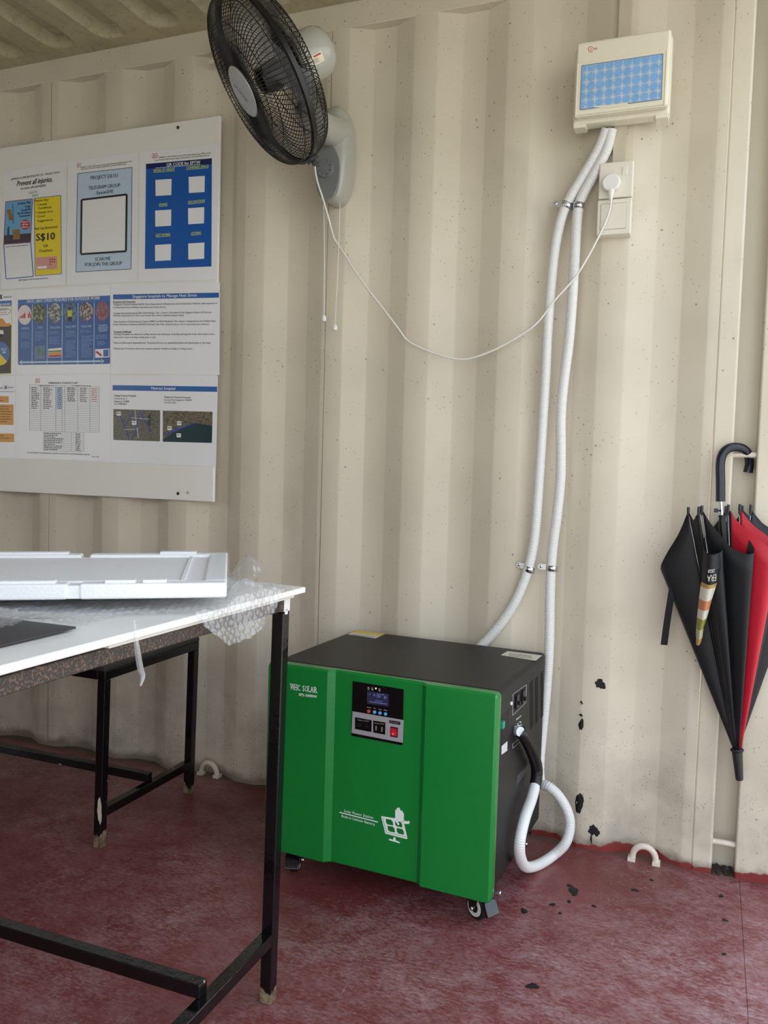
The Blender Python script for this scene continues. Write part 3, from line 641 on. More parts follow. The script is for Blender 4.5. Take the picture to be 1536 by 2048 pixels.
# labels on the top
ZT = PZ1 + 0.001
pr = Print(body, 2, ZT, 1, (640, 1250, 0.29948), (0, 1, 0))
pr.poly('warning_label', mat('label_cream', (214, 210, 196), 0.5), [(135, 63), (160, 50), (358, 72), (325, 89)]).poly('warning_band', mat('label_amber', (222, 186, 70), 0.5), [(160, 50), (186, 37), (388, 57), (358, 72)])
pr.bars('label_text', mat('print_dark', (60, 58, 54), 0.6), (170, 62), (330, 79), 2, 2, 7, 2, 4)
pr.poly('rating_label', mat('label_cream', (214, 210, 196), 0.5), [(1172, 192), (1212, 165), (1445, 191), (1408, 227)])
pr.bars('label_text', mat('print_dark', (60, 58, 54), 0.6), (1225, 181), (1400, 200), 3, 3, 8, 2, 9); pr.build()
# casters
M_RUB = mat('black_rubber', (20, 20, 22), 0.5); M_HUB = mat('cream_hub', (214, 212, 200), 0.4); M_GLOSS = mat('gloss_black', (14, 14, 20), 0.12, coat=0.5)
def caster(x, y, ang, px):
    K = 1.16; R = Matrix.Rotation(ang, 3, 'Z') @ Matrix.Diagonal((K, K, K)); o = Vector((x, y, 0)); T = lambda p: o + R @ Vector(p)
    mb = MB(); mb.obox(T((0, 0, 0.0600)), R @ Vector((0.024, 0, 0)), R @ Vector((0, 0.024, 0)), (0, 0, 0.0015)); mb.lathe(T((0, 0, 0.052)), (0, 0, 1), [(0.016, 0), (0.018, 0.008)], 16)
    for s in (-1, 1): mb.prism([T((s * 0.0135, 0.016, 0.058)), T((s * 0.0135, -0.016, 0.058)), T((s * 0.0135, -0.006, 0.020)), T((s * 0.0135, 0.010, 0.020))], R @ Vector((s * 0.002, 0, 0)))
    f = obj('caster', mb, M_BLACK, ps, smooth=30, fix=True)
    ax = R @ Vector((1, 0, 0))
    obj('wheel', MB().lathe(T((-0.010, 0, 0.0259)), ax, [(0.022, 0), (0.028, 0.001), (0.030, 0.006), (0.030, 0.017), (0.028, 0.022), (0.022, 0.023)], 28), M_RUB, f, smooth=30)
    for s in (-1, 1):
        obj('hub_ring', MB().lathe(T((s * 0.0102, 0, 0.026)), ax * s, [(0.013, 0), (0.0225, 0), (0.0215, 0.0014), (0.0135, 0.0014)], 28, closed=True), M_HUB, f, smooth=30)
        obj('axle_nut', MB().lathe(T((s * 0.015, 0, 0.026)), ax * s, [(0.006, 0), (0.006, 0.004), (0.004, 0.006)], 8), M_CHROME, f, smooth=30)
    mb = MB(); mb.prism([T((-0.016, px * 0.018, 0.056)), T((-0.016, px * 0.036, 0.048)), T((-0.016, px * 0.048, 0.026)), T((-0.016, px * 0.041, 0.022)), T((-0.016, px * 0.029, 0.041)), T((-0.016, px * 0.016, 0.050))], R @ Vector((0.032, 0, 0)))
    obj('brake_pedal', mb, M_GLOSS, f, bevel=0.002, fix=True)
caster(1.788, -0.462, 1.05, -1); caster(1.292, -0.462, 0.35, -1); caster(1.790, -0.10, 0.4, 1); caster(1.300, -0.10, -0.3, 1)

ps.rotation_euler.z = -0.045; ps.location.x += 0.0095

# ================================================================== CONDUITS
M_COND = mat('conduit_white', (226, 226, 224), 0.4)
def ribbed(path, r, pitch=0.0049, amp=0.0016, step=0.0012, sides=12):
    p = resample(crom(path, 10), step); rs = [r + amp * math.copysign(abs(math.sin(PI * i * step / pitch)) ** 0.7, 1) - amp * 0.6 for i in range(len(p))]
    return MB().tube(p, rs, sides)
def wpt(u, v, y): return ony(u, v, y)
Lp = [(1214, 258, -.03), (1196, 300, -.022), (1166, 352, -.017), (1141, 394, -.017), (1124, 432, -.017), (1111, 490, -.016), (1103, 560, -.016), (1096, 650, -.016), (1091, 750, -.016), (1085, 850, -.016), (1078, 960, -.016), (1071, 1055, -.016), (1063, 1110, -.016), (1049, 1160, -.016), (1024, 1215, -.016), (990, 1262, -.016), (955, 1300, -.016), (930, 1325, -.016)]
lc = tag(obj('flexible_conduit', ribbed([wpt(*q) for q in Lp], 0.0135, step=0.0013), M_COND, smooth=180), 'white ribbed conduit bending left and down behind the power station', 'conduit', 'white conduits on the wall')
Rp = [wpt(*q) for q in ((1224, 258, -.03), (1213, 300, -.024), (1190, 345, -.02), (1168, 385, -.017), (1157, 415, -.016), (1152, 470, -.016), (1148, 540, -.016), (1143, 620, -.016), (1137, 690, -.016), (1128, 760, -.016), (1122, 830, -.016), (1122, 900, -.016), (1121, 960, -.016), (1114, 1030, -.016), (1106, 1090, -.016), (1102, 1140, -.016), (1100, 1200, -.018), (1099, 1270, -.02), (1097, 1320, -.022), (1091, 1400, -.024), (1084, 1470, -.03), (1079, 1530, -.05))]
Rp += [ony(1082, 1566, -.075), ony(1097, 1573, -.09), ony(1116, 1590, -.09), ony(1133, 1618, -.088), ony(1140, 1650, -.088), ony(1131, 1686, -.10)] + [onz(1106, 1711, .016), onz(1075, 1730, .0145), onx(1051, 1733, 1.858), onx(1040, 1712, 1.862), onx(1040, 1680, 1.864), onx(1050, 1635, 1.866), onx(1063, 1598, 1.867), onx(1070, 1572, 1.868)]
rc = tag(obj('flexible_conduit', ribbed(Rp, 0.0135, step=0.0013), M_COND, smooth=180), 'white ribbed conduit looping on the floor up into the power station side', 'conduit', 'white conduits on the wall')
Bp = [onx(1070, 1576, 1.868), onx(1074, 1545, 1.868), onx(1070, 1520, 1.866), onx(1060, 1494, 1.864), onx(1048, 1472, 1.858), onx(1040, 1463, 1.850)]
obj('black_sleeve', ribbed(Bp, 0.0150, pitch=0.0045), M_BLACK, rc, smooth=180, label='black ribbed end sleeve of the conduit')
g = onx(1037, 1462, 1.836); obj('cable_gland', MB().tube([onx(1041, 1463.5, 1.853), onx(1034, 1461, 1.842), g + Vector((-.004, 0, 0))], [0.012, 0.0125, 0.0135], 14), mat('gland_white', (214, 216, 222), 0.35), rc, smooth=40)
def clamp(u, v, ang, label):
    c = ony(u, v, -0.014); R = Matrix.Rotation(ang, 3, 'Y')
    t = thing('pipe_clamp', c, label, 'clamp', 'zinc clamps on the conduits')
    ax = R @ Vector((0, 0, 1)); sx = R @ Vector((1, 0, 0)); mb = MB(); rows = []
    for rad in (0.0152, 0.0165):
        pass
    for h in (-0.008, 0.008):
        rows.append([c + ax * h + sx * (0.0160 * math.cos(a)) + Vector((0, -0.0160 * math.sin(a), 0)) for a in [PI * i / 16 for i in range(17)]] )
    rows = [r + [r[-1] + Vector((0, 0.012, 0))] for r in rows]
    mb.grid(rows); obj('band', mb, M_CHROME, t, smooth=60, solid=0.0012)
    mb = MB(); mb.grid([[c + ax * h + sx * (0.0160 * 1.0) * 1 for h in (-.003, .003)], [c + ax * h + sx * 0.0160 + Vector((0, .012, 0)) for h in (-.003, .003)]])
    e = c - sx * 0.030 + Vector((0, 0.012, 0)); n = 14
    pts = [e + sx * 0.016 + ax * 0.008] + [e - sx * 0.004 + (sx * -math.sin(PI * i / n) + ax * math.cos(PI * i / n)) * 0.008 for i in range(n + 1)] + [e + sx * 0.016 - ax * 0.008]
    obj('tab', MB().prism(pts, (0, -0.0014, 0)), M_CHROME, t, fix=True)
    obj('screw', MB().lathe(e + Vector((0, -0.0012, 0)) - sx * .003, (0, -1, 0), [(0.0042, 0), (0.004, 0.0012), (0.0022, 0.0022)], 12), M_CHROME, t, smooth=40)
clamp(1133, 411, 0.35, 'zinc clamp on the left conduit just below the distribution box')
clamp(1157, 412, 0.10, 'zinc clamp on the right conduit beside the switch box')
clamp(1059, 1138, 0.26, 'zinc clamp on the left conduit low on the wall')
clamp(1104, 1136, 0.02, 'zinc clamp on the right conduit low on the wall')
tr = thing('cable_trunking', (1.984, 0, 1.87), 'narrow beige cable trunking running up the wall behind the distribution box', 'trunking')
M_TRK = mat('trunking_beige', (196, 187, 166), 0.45)
obj('channel', MB().box((1.9685, -0.014, 1.86), (1.9995, 0.001, 2.36)), M_TRK, tr, bevel=0.0015)
obj('cover_strip', MB().box((1.9672, -0.017, 1.862), (2.0008, -0.0135, 2.36)), M_TRK, tr, bevel=0.001)

# ================================================================== DISTRIBUTION BOX
M_DB = mat('box_cream', (232, 226, 206), 0.35)
db = thing('distribution_board', (1.988, -0.04, 1.96), 'cream distribution box with blue patterned window high on the wall', 'electrical box')
obj('base_box', MB().box((1.8655, -0.062, 1.970), (2.1085, -0.0175, 2.166)), M_DB, db, bevel=0.006, segs=3)
for (x0, x1) in ((1.868, 1.900), (2.075, 2.106)): obj('foot_tab', MB().box((x0, -0.060, 1.9625), (x1, -0.02, 1.973)), M_DB, db, bevel=0.001)
obj('mount_block', MB().box((1.88, -0.019, 1.98), (1.962, -0.0005, 2.15)), M_DB, db)
obj('mount_block', MB().box((2.006, -0.019, 1.98), (2.095, -0.0005, 2.15)), M_DB, db)
cov = obj('cover', MB().box((1.8725, -0.091, 1.981), (2.1065, -0.060, 2.168)), M_DB, db, bevel=0.008, segs=4)
WB = (1060, 0, 0.2441); YB = -0.091
b_at = lambda x, y, d=0: cast(WB[0] + x * WB[2], y * WB[2], 1, YB - d)
fr = [(392, 522), (1122, 405), (1100, 868), (372, 960)]
mb = MB()
for a, b in zip(fr, fr[1:] + fr[:1]): mb.tube([b_at(*a, -0.0005), b_at(*b, -0.0005)], 0.0016, 6)
obj('bezel', mb, M_DB, cov, smooth=60)
win = [b_at(425, 538, .001), b_at(1090, 440, .001), b_at(1076, 812, .001), b_at(410, 900, .001)]
wn = obj('window', MB().prism([v + Vector((0, .0018, 0)) for v in win], (0, -0.0018, 0)), mat('window_blue', (128, 176, 226), 0.35, var=0.08, vscale=60), cov, fix=True)
mb = MB()
for a, b in zip(win, win[1:] + win[:1]): mb.tube([a + Vector((0, .0005, 0)), b + Vector((0, .0005, 0))], 0.0009, 5)
obj('window_gasket', mb, mat('gasket', (110, 110, 104), 0.5), cov)
pr = Print(wn, 1, YB - 0.001, -1, WB); M_STAR = mat('star_cream', (226, 230, 224), 0.5)
cols_ = [i / 9 + 0.065 for i in range(9)]; rws = [0.175, 0.385, 0.595, 0.80]
def bi(f, g):
    a = (425 + 665 * f, 538 - 98 * f); b = (410 + 666 * f, 900 - 88 * f); return (a[0] + (b[0] - a[0]) * g, a[1] + (b[1] - a[1]) * g)
for f in cols_: pr.line('pattern_grid', M_STAR, bi(f, 0.01), bi(f, 0.99), 2.6)
for g_ in rws: pr.line('pattern_grid', M_STAR, bi(0.01, g_), bi(0.99, g_), 2.6)
for f in cols_:
    for g_ in rws + [1.0]:
        x, y = bi(f, min(g_, .985))
        for k in range(8):
            w = 2 * PI * k / 8 + 0.35
            if g_ == 1.0 and math.sin(w) > 0.2: continue
            pr.line('star', M_STAR, (x + 5 * math.cos(w), y + 6 * math.sin(w)), (x + 25 * math.cos(w), y + 29 * math.sin(w)), 3, 2)
pr.build()
obj('window_latch', MB().prism([b_at(530, 868, .002), b_at(672, 858, .002), b_at(800, 838, .002), b_at(800, 862, .002), b_at(672, 880, .002), b_at(530, 880, .002)], (0, 0.002, 0)), M_DB, cov, fix=True)
pr = Print(cov, 1, YB, -1, WB); M_RED = mat('print_red', (206, 66, 44), 0.5)
n = 20
for i in range(n):
    a0, a1 = 0.7 + (2 * PI - 1.3) * i / n, 0.7 + (2 * PI - 1.3) * (i + 1) / n
    pr.line('logo', M_RED, (498 + 20 * math.cos(a0), 404 + 22 * math.sin(a0)), (498 + 20 * math.cos(a1), 404 + 22 * math.sin(a1)), 5)
pr.text('logo', M_RED, 'c', (491, 413), (508, 411), 26, .01).text('logo', M_RED, 'm', (518, 412), (550, 407), 28, 0.01).build()

# ---- socket and switch boxes
M_SK = mat('socket_cream', (228, 222, 208), 0.35)
so = thing('wall_socket', (1.981, 0, 1.78), 'cream wall socket with a white plug in it above the switch box', 'socket')
obj('back_box', MB().box((1.938, -0.028, 1.779), (2.0235, 0.0, 1.872)), M_SK, so, bevel=0.002)
fpz = obj('face_plate', MB().box((1.9365, -0.037, 1.7795), (2.025, -0.0275, 1.873)), M_SK, so, bevel=0.004, segs=3)
obj('rocker', MB().box((1.996, -0.0395, 1.836), (2.009, -0.0365, 1.858)), M_SK, so, bevel=0.002)
sb = thing('switch_box', (1.981, 0, 1.68), 'cream blank switch box directly below the wall socket', 'switch')
obj('back_box', MB().box((1.937, -0.028, 1.684), (2.0228, 0.0, 1.7765)), M_SK, sb, bevel=0.002)
sp_ = obj('face_plate', MB().box((1.9355, -0.037, 1.684), (2.0243, -0.0275, 1.777)), M_SK, sb, bevel=0.004, segs=3)
obj('rocker_plate', MB().box((1.9455, -0.0385, 1.6985), (2.0105, -0.036, 1.7645)), M_SK, sb, bevel=0.0012)
mb = MB(); c = [Vector((1.9452, -0.0372, 1.6982)), Vector((2.0108, -0.0372, 1.6982)), Vector((2.0108, -0.0372, 1.7648)), Vector((1.9452, -0.0372, 1.7648))]
for a, b in zip(c, c[1:] + c[:1]): mb.tube([a, b], 0.0005, 4)
obj('rocker_gap', mb, mat('gap_grey', (130, 124, 112), 0.6), sb)

# ================================================================== WALL FAN
fan = thing('wall_fan', (1.166, 0, 1.838), 'wall mounted fan with black wire cage and grey body', 'fan')
M_FG = mat('fan_grey', (172, 172, 162), 0.25, coat=0.3); M_FD = mat('fan_dark_grey', (128, 130, 130), 0.2, coat=0.3); M_WIRE = mat('wire_black', (12, 12, 13), 0.35)
fc = Vector((1.155, -0.440, 2.0255)); fnn = Vector((math.cos(-2.455) * math.cos(-.604), math.sin(-2.455) * math.cos(-.604), math.sin(-.604)))
fa = fnn.cross(Vector((0, 0, 1))).normalized(); fb = fnn.cross(fa); FR = 0.215
def fpt(r, a, h): return fc + fnn * h + (fa * math.cos(a) + fb * math.sin(a)) * r
rim = MB(); rim.lathe(fc, fnn, [(FR - 0.006, -0.007), (FR + 0.003, -0.006), (FR + 0.004, 0.006), (FR - 0.005, 0.008), (FR - 0.007, 0.0)], 72, closed=True)
obj('cage_rim', rim, M_WIRE, fan, smooth=60)
lo_a = min((fpt(FR, 2 * PI * i / 360, 0).z, 2 * PI * i / 360) for i in range(360))[1]
cl = fpt(FR + 0.006, lo_a, 0); ct = (fpt(FR, lo_a + .05, 0) - fpt(FR, lo_a - .05, 0)).normalized(); cr_ = (cl - fc).normalized()
obj('rim_clip', MB().obox(cl, ct * 0.016, cr_ * 0.004, fnn * 0.012).lathe(cl + cr_ * 0.010 - ct * 0.005, ct, [(0.007, 0), (0.007, 0.010)], 14), M_WIRE, fan, bevel=0.001)
FP = [(0.213, 0.004), (0.209, 0.026), (0.197, 0.042), (0.175, 0.053), (0.14, 0.060), (0.10, 0.064), (0.055, 0.066)]
mb = MB(); NW = 108
for i in range(NW):
    a = 2 * PI * i / NW
    mb.tube(crom([fpt(r, a + 0.35 * (0.213 - r), h) for r, h in FP], 2), 0.00115, 4, caps=False)
obj('front_grille', mb, M_WIRE, fan, smooth=180, kind='stuff')
mb = MB()
for r, h in ((0.209, 0.027), (0.160, 0.0575), (0.118, 0.063), (0.085, 0.065)): mb.tube([fpt(r - .001, 2 * PI * i / 72, h - 0.0016) for i in range(73)], 0.0013, 5, caps=False)
obj('grille_ring', mb, M_WIRE, fan, smooth=180)
BPp = [(0.213, -0.004), (0.210, -0.03), (0.197, -0.052), (0.165, -0.066), (0.12, -0.074), (0.075, -0.078), (0.045, -0.078)]
mb = MB()
for i in range(NW):
    a = 2 * PI * i / NW + 0.02
    mb.tube(crom([fpt(r, a - 0.5 * (0.213 - r), h) for r, h in BPp], 2), 0.00115, 4, caps=False)
obj('rear_grille', mb, M_WIRE, fan, smooth=180, kind='stuff')
mb = MB()
for r, h in ((0.208, -0.034), (0.165, -0.066), (0.12, -0.074), (0.085, -0.0775)): mb.tube([fpt(r, 2 * PI * i / 72, h) for i in range(73)], 0.0013, 5, caps=False)
obj('grille_ring', mb, M_WIRE, fan, smooth=180)
obj('badge_rim', MB().lathe(fc + fnn * 0.058, fnn, [(0.064, 0), (0.067, 0.006), (0.064, 0.011), (0.060, 0.012)], 48), M_WIRE, fan, smooth=60)
badge = obj('badge', MB().lathe(fc + fnn * 0.068, fnn, [(0.0625, 0), (0.062, 0.003), (0.054, 0.0055), (0.03, 0.0065), (0.001, 0.007)], 48), mat('badge_silver', (190, 194, 198), 0.3, 0.3), fan, smooth=60)
vs_, fs_ = glyphs('Mistral', 0.0); x1 = max(v[0] for v in vs_)
bo = fc + fnn * 0.0768; ex = (ROT.col[0] - ROT.col[2] * 0.25); ex = (ex - fnn * ex.dot(fnn)).normalized() * 0.058 / x1; ey = fnn.cross(ex).normalized() * 0.018
obj('badge_lettering', MB().add([bo + ex * (x - x1 / 2) + ey * (y - .35) for x, y in vs_], fs_), mat('print_dark2', (70, 74, 82), 0.5), badge)
mb = MB()
for i in range(24):
    a0, a1 = -0.6 + 1.2 * i / 24, -0.6 + 1.2 * (i + 1) / 24
    p = lambda a, r: bo + ex.normalized() * math.sin(a) * r - ey.normalized() * math.cos(a) * r
    mb.add([p(a0, .040), p(a1, .040), p(a1, .0385), p(a0, .0385)], [(0, 1, 2, 3)])
obj('badge_line', mb, mat('print_dark2', (70, 74, 82), 0.5), badge)
obj('hub', MB().lathe(fc + fnn * -0.045, fnn, [(0.034, 0), (0.036, 0.03), (0.030, 0.062), (0.014, 0.070)], 32), M_BLACK, fan, smooth=50)
M_BLD = smoke_mat('blade_smoke', (168, 172, 178), 0.30, 0.12)
for k in range(3):
    rows = []
    for i in range(9):
        r = 0.03 + (0.190 - 0.03) * i / 8; wd = 0.34 + 0.75 * math.sin(PI * min(1, (i + 1) / 8.6)) ** 0.7; row = []
        for j in range(9):
            a = k * 2 * PI / 3 + 0.5 + 0.35 * i / 8 + (j / 8 - .5) * wd * 1.5; row.append(fpt(r, a, -0.012 + (j / 8 - .5) * 0.05 + 0.006 * math.sin(PI * j / 8)))
        rows.append(row)
    obj('blade', MB().grid(rows), M_BLD, fan, smooth=180, solid=0.002)
# rear spider, motor housing, neck, wall mount
mb = MB().lathe(fc + fnn * -0.086, fnn, [(0.050, 0), (0.052, 0.006), (0.030, 0.010)], 32)
for k in range(4): mb.tube([fpt(0.022, PI / 2 * k + .6, -0.070), fpt(0.022, PI / 2 * k + .6, -0.058)], 0.010, 10)
obj('rear_collar', mb, M_WIRE, fan, smooth=50)
motor = obj('motor_housing', MB().lathe(fc - fnn * 0.080, -fnn, [(0.046, 0), (0.058, 0.008), (0.0625, 0.03), (0.0632, 0.065), (0.061, 0.085), (0.053, 0.102), (0.036, 0.112), (0.010, 0.115)], 48), M_FG, fan, smooth=60)
# rating sticker wrapped on the motor skin
mx = -fnn; view = (CAM - fc).normalized(); s0 = (view - mx * view.dot(mx)).normalized(); s1 = mx.cross(s0)
def skin(a, h, lift=0.0006): return fc - fnn * 0.080 + mx * h + (s0 * math.cos(a) + s1 * math.sin(a)) * (0.0630 + lift)
def skinpatch(a0, a1, h0, h1, lift): return MB().grid([[skin(a0 + (a1 - a0) * i / 8, h, lift) for i in range(9)] for h in (h0, h1)])
sg = 1 if s1.z < 0 else -1
obj('rating_sticker', skinpatch(sg * 0.02, sg * 0.40, 0.026, 0.062, 0.0006), mat('sticker_cream', (224, 216, 190), 0.4), motor, smooth=60)
obj('sticker_mark', skinpatch(sg * 0.06, sg * 0.13, 0.036, 0.058, 0.0010), mat('sticker_red', (170, 62, 44), 0.4), motor, smooth=60)
for i in range(4): obj('sticker_text', skinpatch(sg * (0.18 + .045 * i), sg * (0.195 + .045 * i), 0.030, 0.046 + .003 * (i % 2), 0.0010), mat('sticker_ink', (90, 84, 74), 0.5), motor)
mc = fc - fnn * 0.145
neck = crom([mc + Vector((-0.03, 0.02, -0.030)), mc + Vector((-0.055, 0.07, -0.070)), Vector((1.160, -0.20, 2.028)), Vector((1.164, -0.11, 2.026)), Vector((1.168, -0.03, 2.045))], 5)
obj('neck', MB().tube(neck, [0.030 + 0.016 * i / (len(neck) - 1) for i in range(len(neck))], 20), M_FG, fan, smooth=60)
# mount: tall rounded body swelling toward the wall
bc = Vector((1.1615, 0, 1.975)); rows = []
def capsule(hw, hh, y, n=40, p=2.6):
    return [Vector((bc.x + hw * math.copysign(abs(math.cos(t)) ** (2 / p), math.cos(t)), y, bc.z + hh * math.copysign(abs(math.sin(t)) ** (2 / 2.2), math.sin(t)) * (1 if math.sin(t) < 0 else 1.0))) for t in [2 * PI * i / n for i in range(n)]]
for hw, hh, y in ((0.0505, 0.143, 0.0), (0.0515, 0.144, -0.02), (0.0495, 0.141, -0.045), (0.044, 0.132, -0.062), (0.034, 0.118, -0.070)): rows.append(capsule(hw, hh, y))
mb = MB(); nn = len(rows[0]); mb.add([v for r in rows for v in r], [(i * nn + k, i * nn + (k + 1) % nn, (i + 1) * nn + (k + 1) % nn, (i + 1) * nn + k) for i in range(len(rows) - 1) for k in range(nn)] + [tuple(range(4 * nn, 5 * nn))])
obj('wall_mount', mb, M_FG, fan, smooth=60, fix=True)
cpz = MB(); pts = []
for t in [2 * PI * i / 40 for i in range(40)]:
    z = 1.922 + 0.083 * math.sin(t); hw = 0.040 if z < 1.925 else 0.040 * math.sqrt(max(0.02, 1 - ((z - 1.925) / 0.081) ** 2)); pts.append(Vector((1.155 + hw * math.copysign(abs(math.cos(t)) ** .7, math.cos(t)), -0.0735, z)))
cp = obj('switch_cover', MB().prism(pts, (0, 0.012, 0)), M_FD, fan, bevel=0.002, fix=True)
dc = Vector((1.1505, -0.0735, 1.925))
dial = obj('speed_dial', MB().lathe(dc, (0, -1, 0), [(0.0265, 0), (0.0265, 0.007), (0.025, 0.0095), (0.006, 0.010)], 36), mat('dial_grey', (120, 122, 124), 0.4), fan, smooth=40)
mb = MB()
for i, ch in enumerate('1230123 '):
    if ch == ' ': continue
    w = PI / 2 - 0.4 - i * 2 * PI / 8; vs_, fs_ = glyphs(ch); R2 = w - PI / 2
    for_ = [(x - .28, y - .35) for x, y in vs_]; o_ = dc + Vector((0.0190 * math.cos(w), -0.0099, 0.0190 * math.sin(w)))
    mb.add([o_ + Vector(((x * math.cos(R2) - y * math.sin(R2)) * .0105, 0, (x * math.sin(R2) + y * math.cos(R2)) * .0105)) for x, y in for_], fs_)
obj('dial_numerals', mb, mat('print_black', (24, 24, 26), 0.5), dial)
M_CORD = mat('cord_white', (232, 231, 226), 0.4)
for (u0, u1, vb, y) in ((647, 648, 632, -.05), (680, 670, 650, -.05)):
    a, b = ony(u0, 402, y), ony(u1, vb, y - .004); m_ = a.lerp(b, .5) + Vector((0.002, 0, 0))
    cd = obj('pull_cord', MB().tube(crom([a, m_, b], 8), 0.0011, 6), M_CORD, fan, smooth=180)
    obj('pull_knob', MB().lathe(b + Vector((0, 0, -0.016)), (0, 0, 1), [(0.0065, 0), (0.0080, 0.004), (0.0068, 0.014), (0.0025, 0.0190)], 14), M_CORD, cd, smooth=50)
cp_pts = [(632, 286, -.16), (630, 305, -.12), (629, 325, -.10), (634, 360, -.092), (645, 395, -.08), (658, 440, -.05), (666, 470, -.03), (672, 483, -.022), (690, 510, -.02), (712, 545, -.02), (737, 580, -.02), (770, 622, -.02), (795, 655, -.02), (815, 681, -.02), (840, 695, -.02), (872, 708, -.02), (905, 717, -.022), (940, 717, -.022), (990, 699, -.025), (1040, 671, -.03), (1075, 645, -.034), (1110, 600, -.04), (1150, 555, -.042), (1178, 510, -.044), (1197, 474, -.046), (1213, 440, -.05), (1221, 412, -.055), (1222, 396, -.058)]
cord = obj('power_cord', MB().tube(crom([ony(*q) for q in cp_pts], 6), 0.0028, 8), M_CORD, fan, smooth=180)
pc_ = ony(1222, 364, -0.055); mb = MB(); n = 28
prf = []
for i in range(n):
    t = 2 * PI * i / n; prf.append(Vector((pc_.x + 0.0245 * math.cos(t), -0.0365, pc_.z + 0.023 * math.sin(t))))
mb.prism(prf, (0, -0.021, 0)); obj('plug', mb, M_CORD, fan, bevel=0.006, segs=3, fix=True)
obj('plug_neck', MB().tube([Vector((pc_.x, -0.047, pc_.z - 0.016)), Vector((pc_.x + .001, -0.052, pc_.z - 0.030)), Vector((pc_.x + .001, -0.056, pc_.z - 0.046))], [0.011, 0.0075, 0.0045], 12), M_CORD, fan, smooth=50)

# ================================================================== NOTICE BOARD AND POSTERS
YBD = -0.014
nb = thing('notice_board', (-0.48, 0, 0.921), 'large white notice board screwed to the corrugated wall', 'notice board')
obj('board', MB().box((-1.703, YBD, 0.9215), (0.741, -0.001, 2.154)), mat('board_white', (243, 241, 236), 0.4, var=0.02, vscale=3), nb, bevel=0.002)
for (u, v, m_) in ((356, 255, mat('rusty_screw', (92, 52, 40), 0.6)), (356, 987, mat('dark_screw', (64, 28, 30), 0.4)), (376, 985, mat('pale_screw', (190, 186, 178), 0.4))):
    obj('screw', MB().lathe(ony(u, v, YBD), (0, -1, 0), [(0.0058, 0), (0.0052, 0.0016), (0.003, 0.0024)], 12), m_, nb, smooth=40)
YPP = YBD - 0.0006
M_PAPER = mat('laminated_paper', (243, 245, 249), 0.25, spec=0.6); M_INK = mat('ink_black', (26, 26, 28), 0.4); M_NAVY = mat('ink_navy', (18, 32, 92), 0.35); M_BLUE = mat('ink_blue', (20, 92, 178), 0.3)
M_MID = mat('ink_midblue', (46, 104, 178), 0.3); M_YEL = mat('ink_yellow', (240, 220, 30), 0.35); M_LB = mat('ink_palblue', (196, 218, 240), 0.32); M_PW = mat('paper_white', (243, 245, 248), 0.3)
M_LRED = mat('logo_red', (200, 56, 62), 0.4); M_ORG = mat('ink_orange', (226, 158, 48), 0.35); M_GRY = mat('ink_grey', (120, 124, 130), 0.4); M_LY = mat('ink_lemon', (206, 220, 92), 0.4)
W1 = (0, 220, 0.29948); W2 = (0, 560, 0.29948)
def poster(label, win, quad, cat='poster', lift=0.0):
    y = YPP - lift; q = [ony(win[0] + x * win[2], win[1] + v * win[2], y) for x, v in quad]
    c = sum(q, Vector()) / 4; t = thing('poster', Vector((c.x, YBD, min(p.z for p in q))), label, cat, 'posters on the notice board')
    obj('sheet', MB().prism([p + Vector((0, .0005, 0)) for p in q], (0, -0.0005, 0)), M_PAPER, t, fix=True)
    return Print(t, 1, y, -1, win)
def logo(pr, x0, y0, x1, y1):
    w, h = x1 - x0, y1 - y0
    pr.frame('logo', M_LRED, [(x0, y0), (x1, y0 - h * .1), (x1, y1 - h * .1), (x0, y1)], w * .10).poly('logo', M_LRED, [(x0 + w * .25, y0 + h * .2), (x0 + w * .85, y0 + h * .45), (x0 + w * .25, y0 + h * .8)], 2).poly('logo', M_PW, [(x0 + w * .38, y0 + h * .38), (x0 + w * .6, y0 + h * .47), (x0 + w * .38, y0 + h * .6)], 3)
    pr.bars('small_print', M_LRED, (x0 - w * .1, y1 + h * .25), (x1 + w * .1, y1 + h * .15), h * .12, 1, 0, 1, 1, 0)
# 1 prevent all injuries
p = poster('poster reading Prevent all injuries with yellow S$10 panel', W1, [(20, 415), (447, 343), (438, 1168), (5, 1200)], lift=0.0012)
p.text('lettering', M_INK, 'SAMWOH CORPORATION PTE LTD - PROJECT DE151', (72, 470), (398, 421), 13, .02)
p.text('lettering', M_INK, 'Prevent all injuries.', (110, 510), (350, 478), 36, .03, .35).text('lettering', M_INK, 'Go home safe and healthy.', (138, 533), (308, 508), 16, .02, .3)
p.text('lettering', M_GRY, 'VISION', (190, 562), (248, 553), 16, 0.0, .1).text('zero_lettering', mat('ink_green', (120, 170, 50), 0.4), 'ZERO', (211, 582), (258, 573), 15, .03)
p.poly('picture', mat('sky_print', (112, 176, 222), 0.3), [(38, 613), (217, 593), (205, 880), (25, 895)]).poly('picture_ground', mat('dusk_print', (58, 46, 58), 0.3), [(28, 838), (207, 822), (205, 880), (25, 895)], 2)
p.frame('picture_border', mat('ink_maroon', (150, 60, 66), 0.4), [(38, 613), (217, 593), (205, 880), (25, 895)], 4, 3)
p.poly('picture_crate', mat('crate_print', (150, 112, 66), 0.35), [(45, 668), (72, 662), (88, 735), (62, 738)], 3).poly('picture_crate', mat('crate_print', (150, 112, 66), 0.35), [(84, 800), (132, 796), (134, 862), (88, 868)], 3)
p.line('picture_line', M_INK, (85, 630), (88, 760), 3, 3).poly('picture_figure', mat('figure_print', (40, 66, 110), 0.4), [(50, 785), (62, 775), (62, 870), (44, 878)], 3)
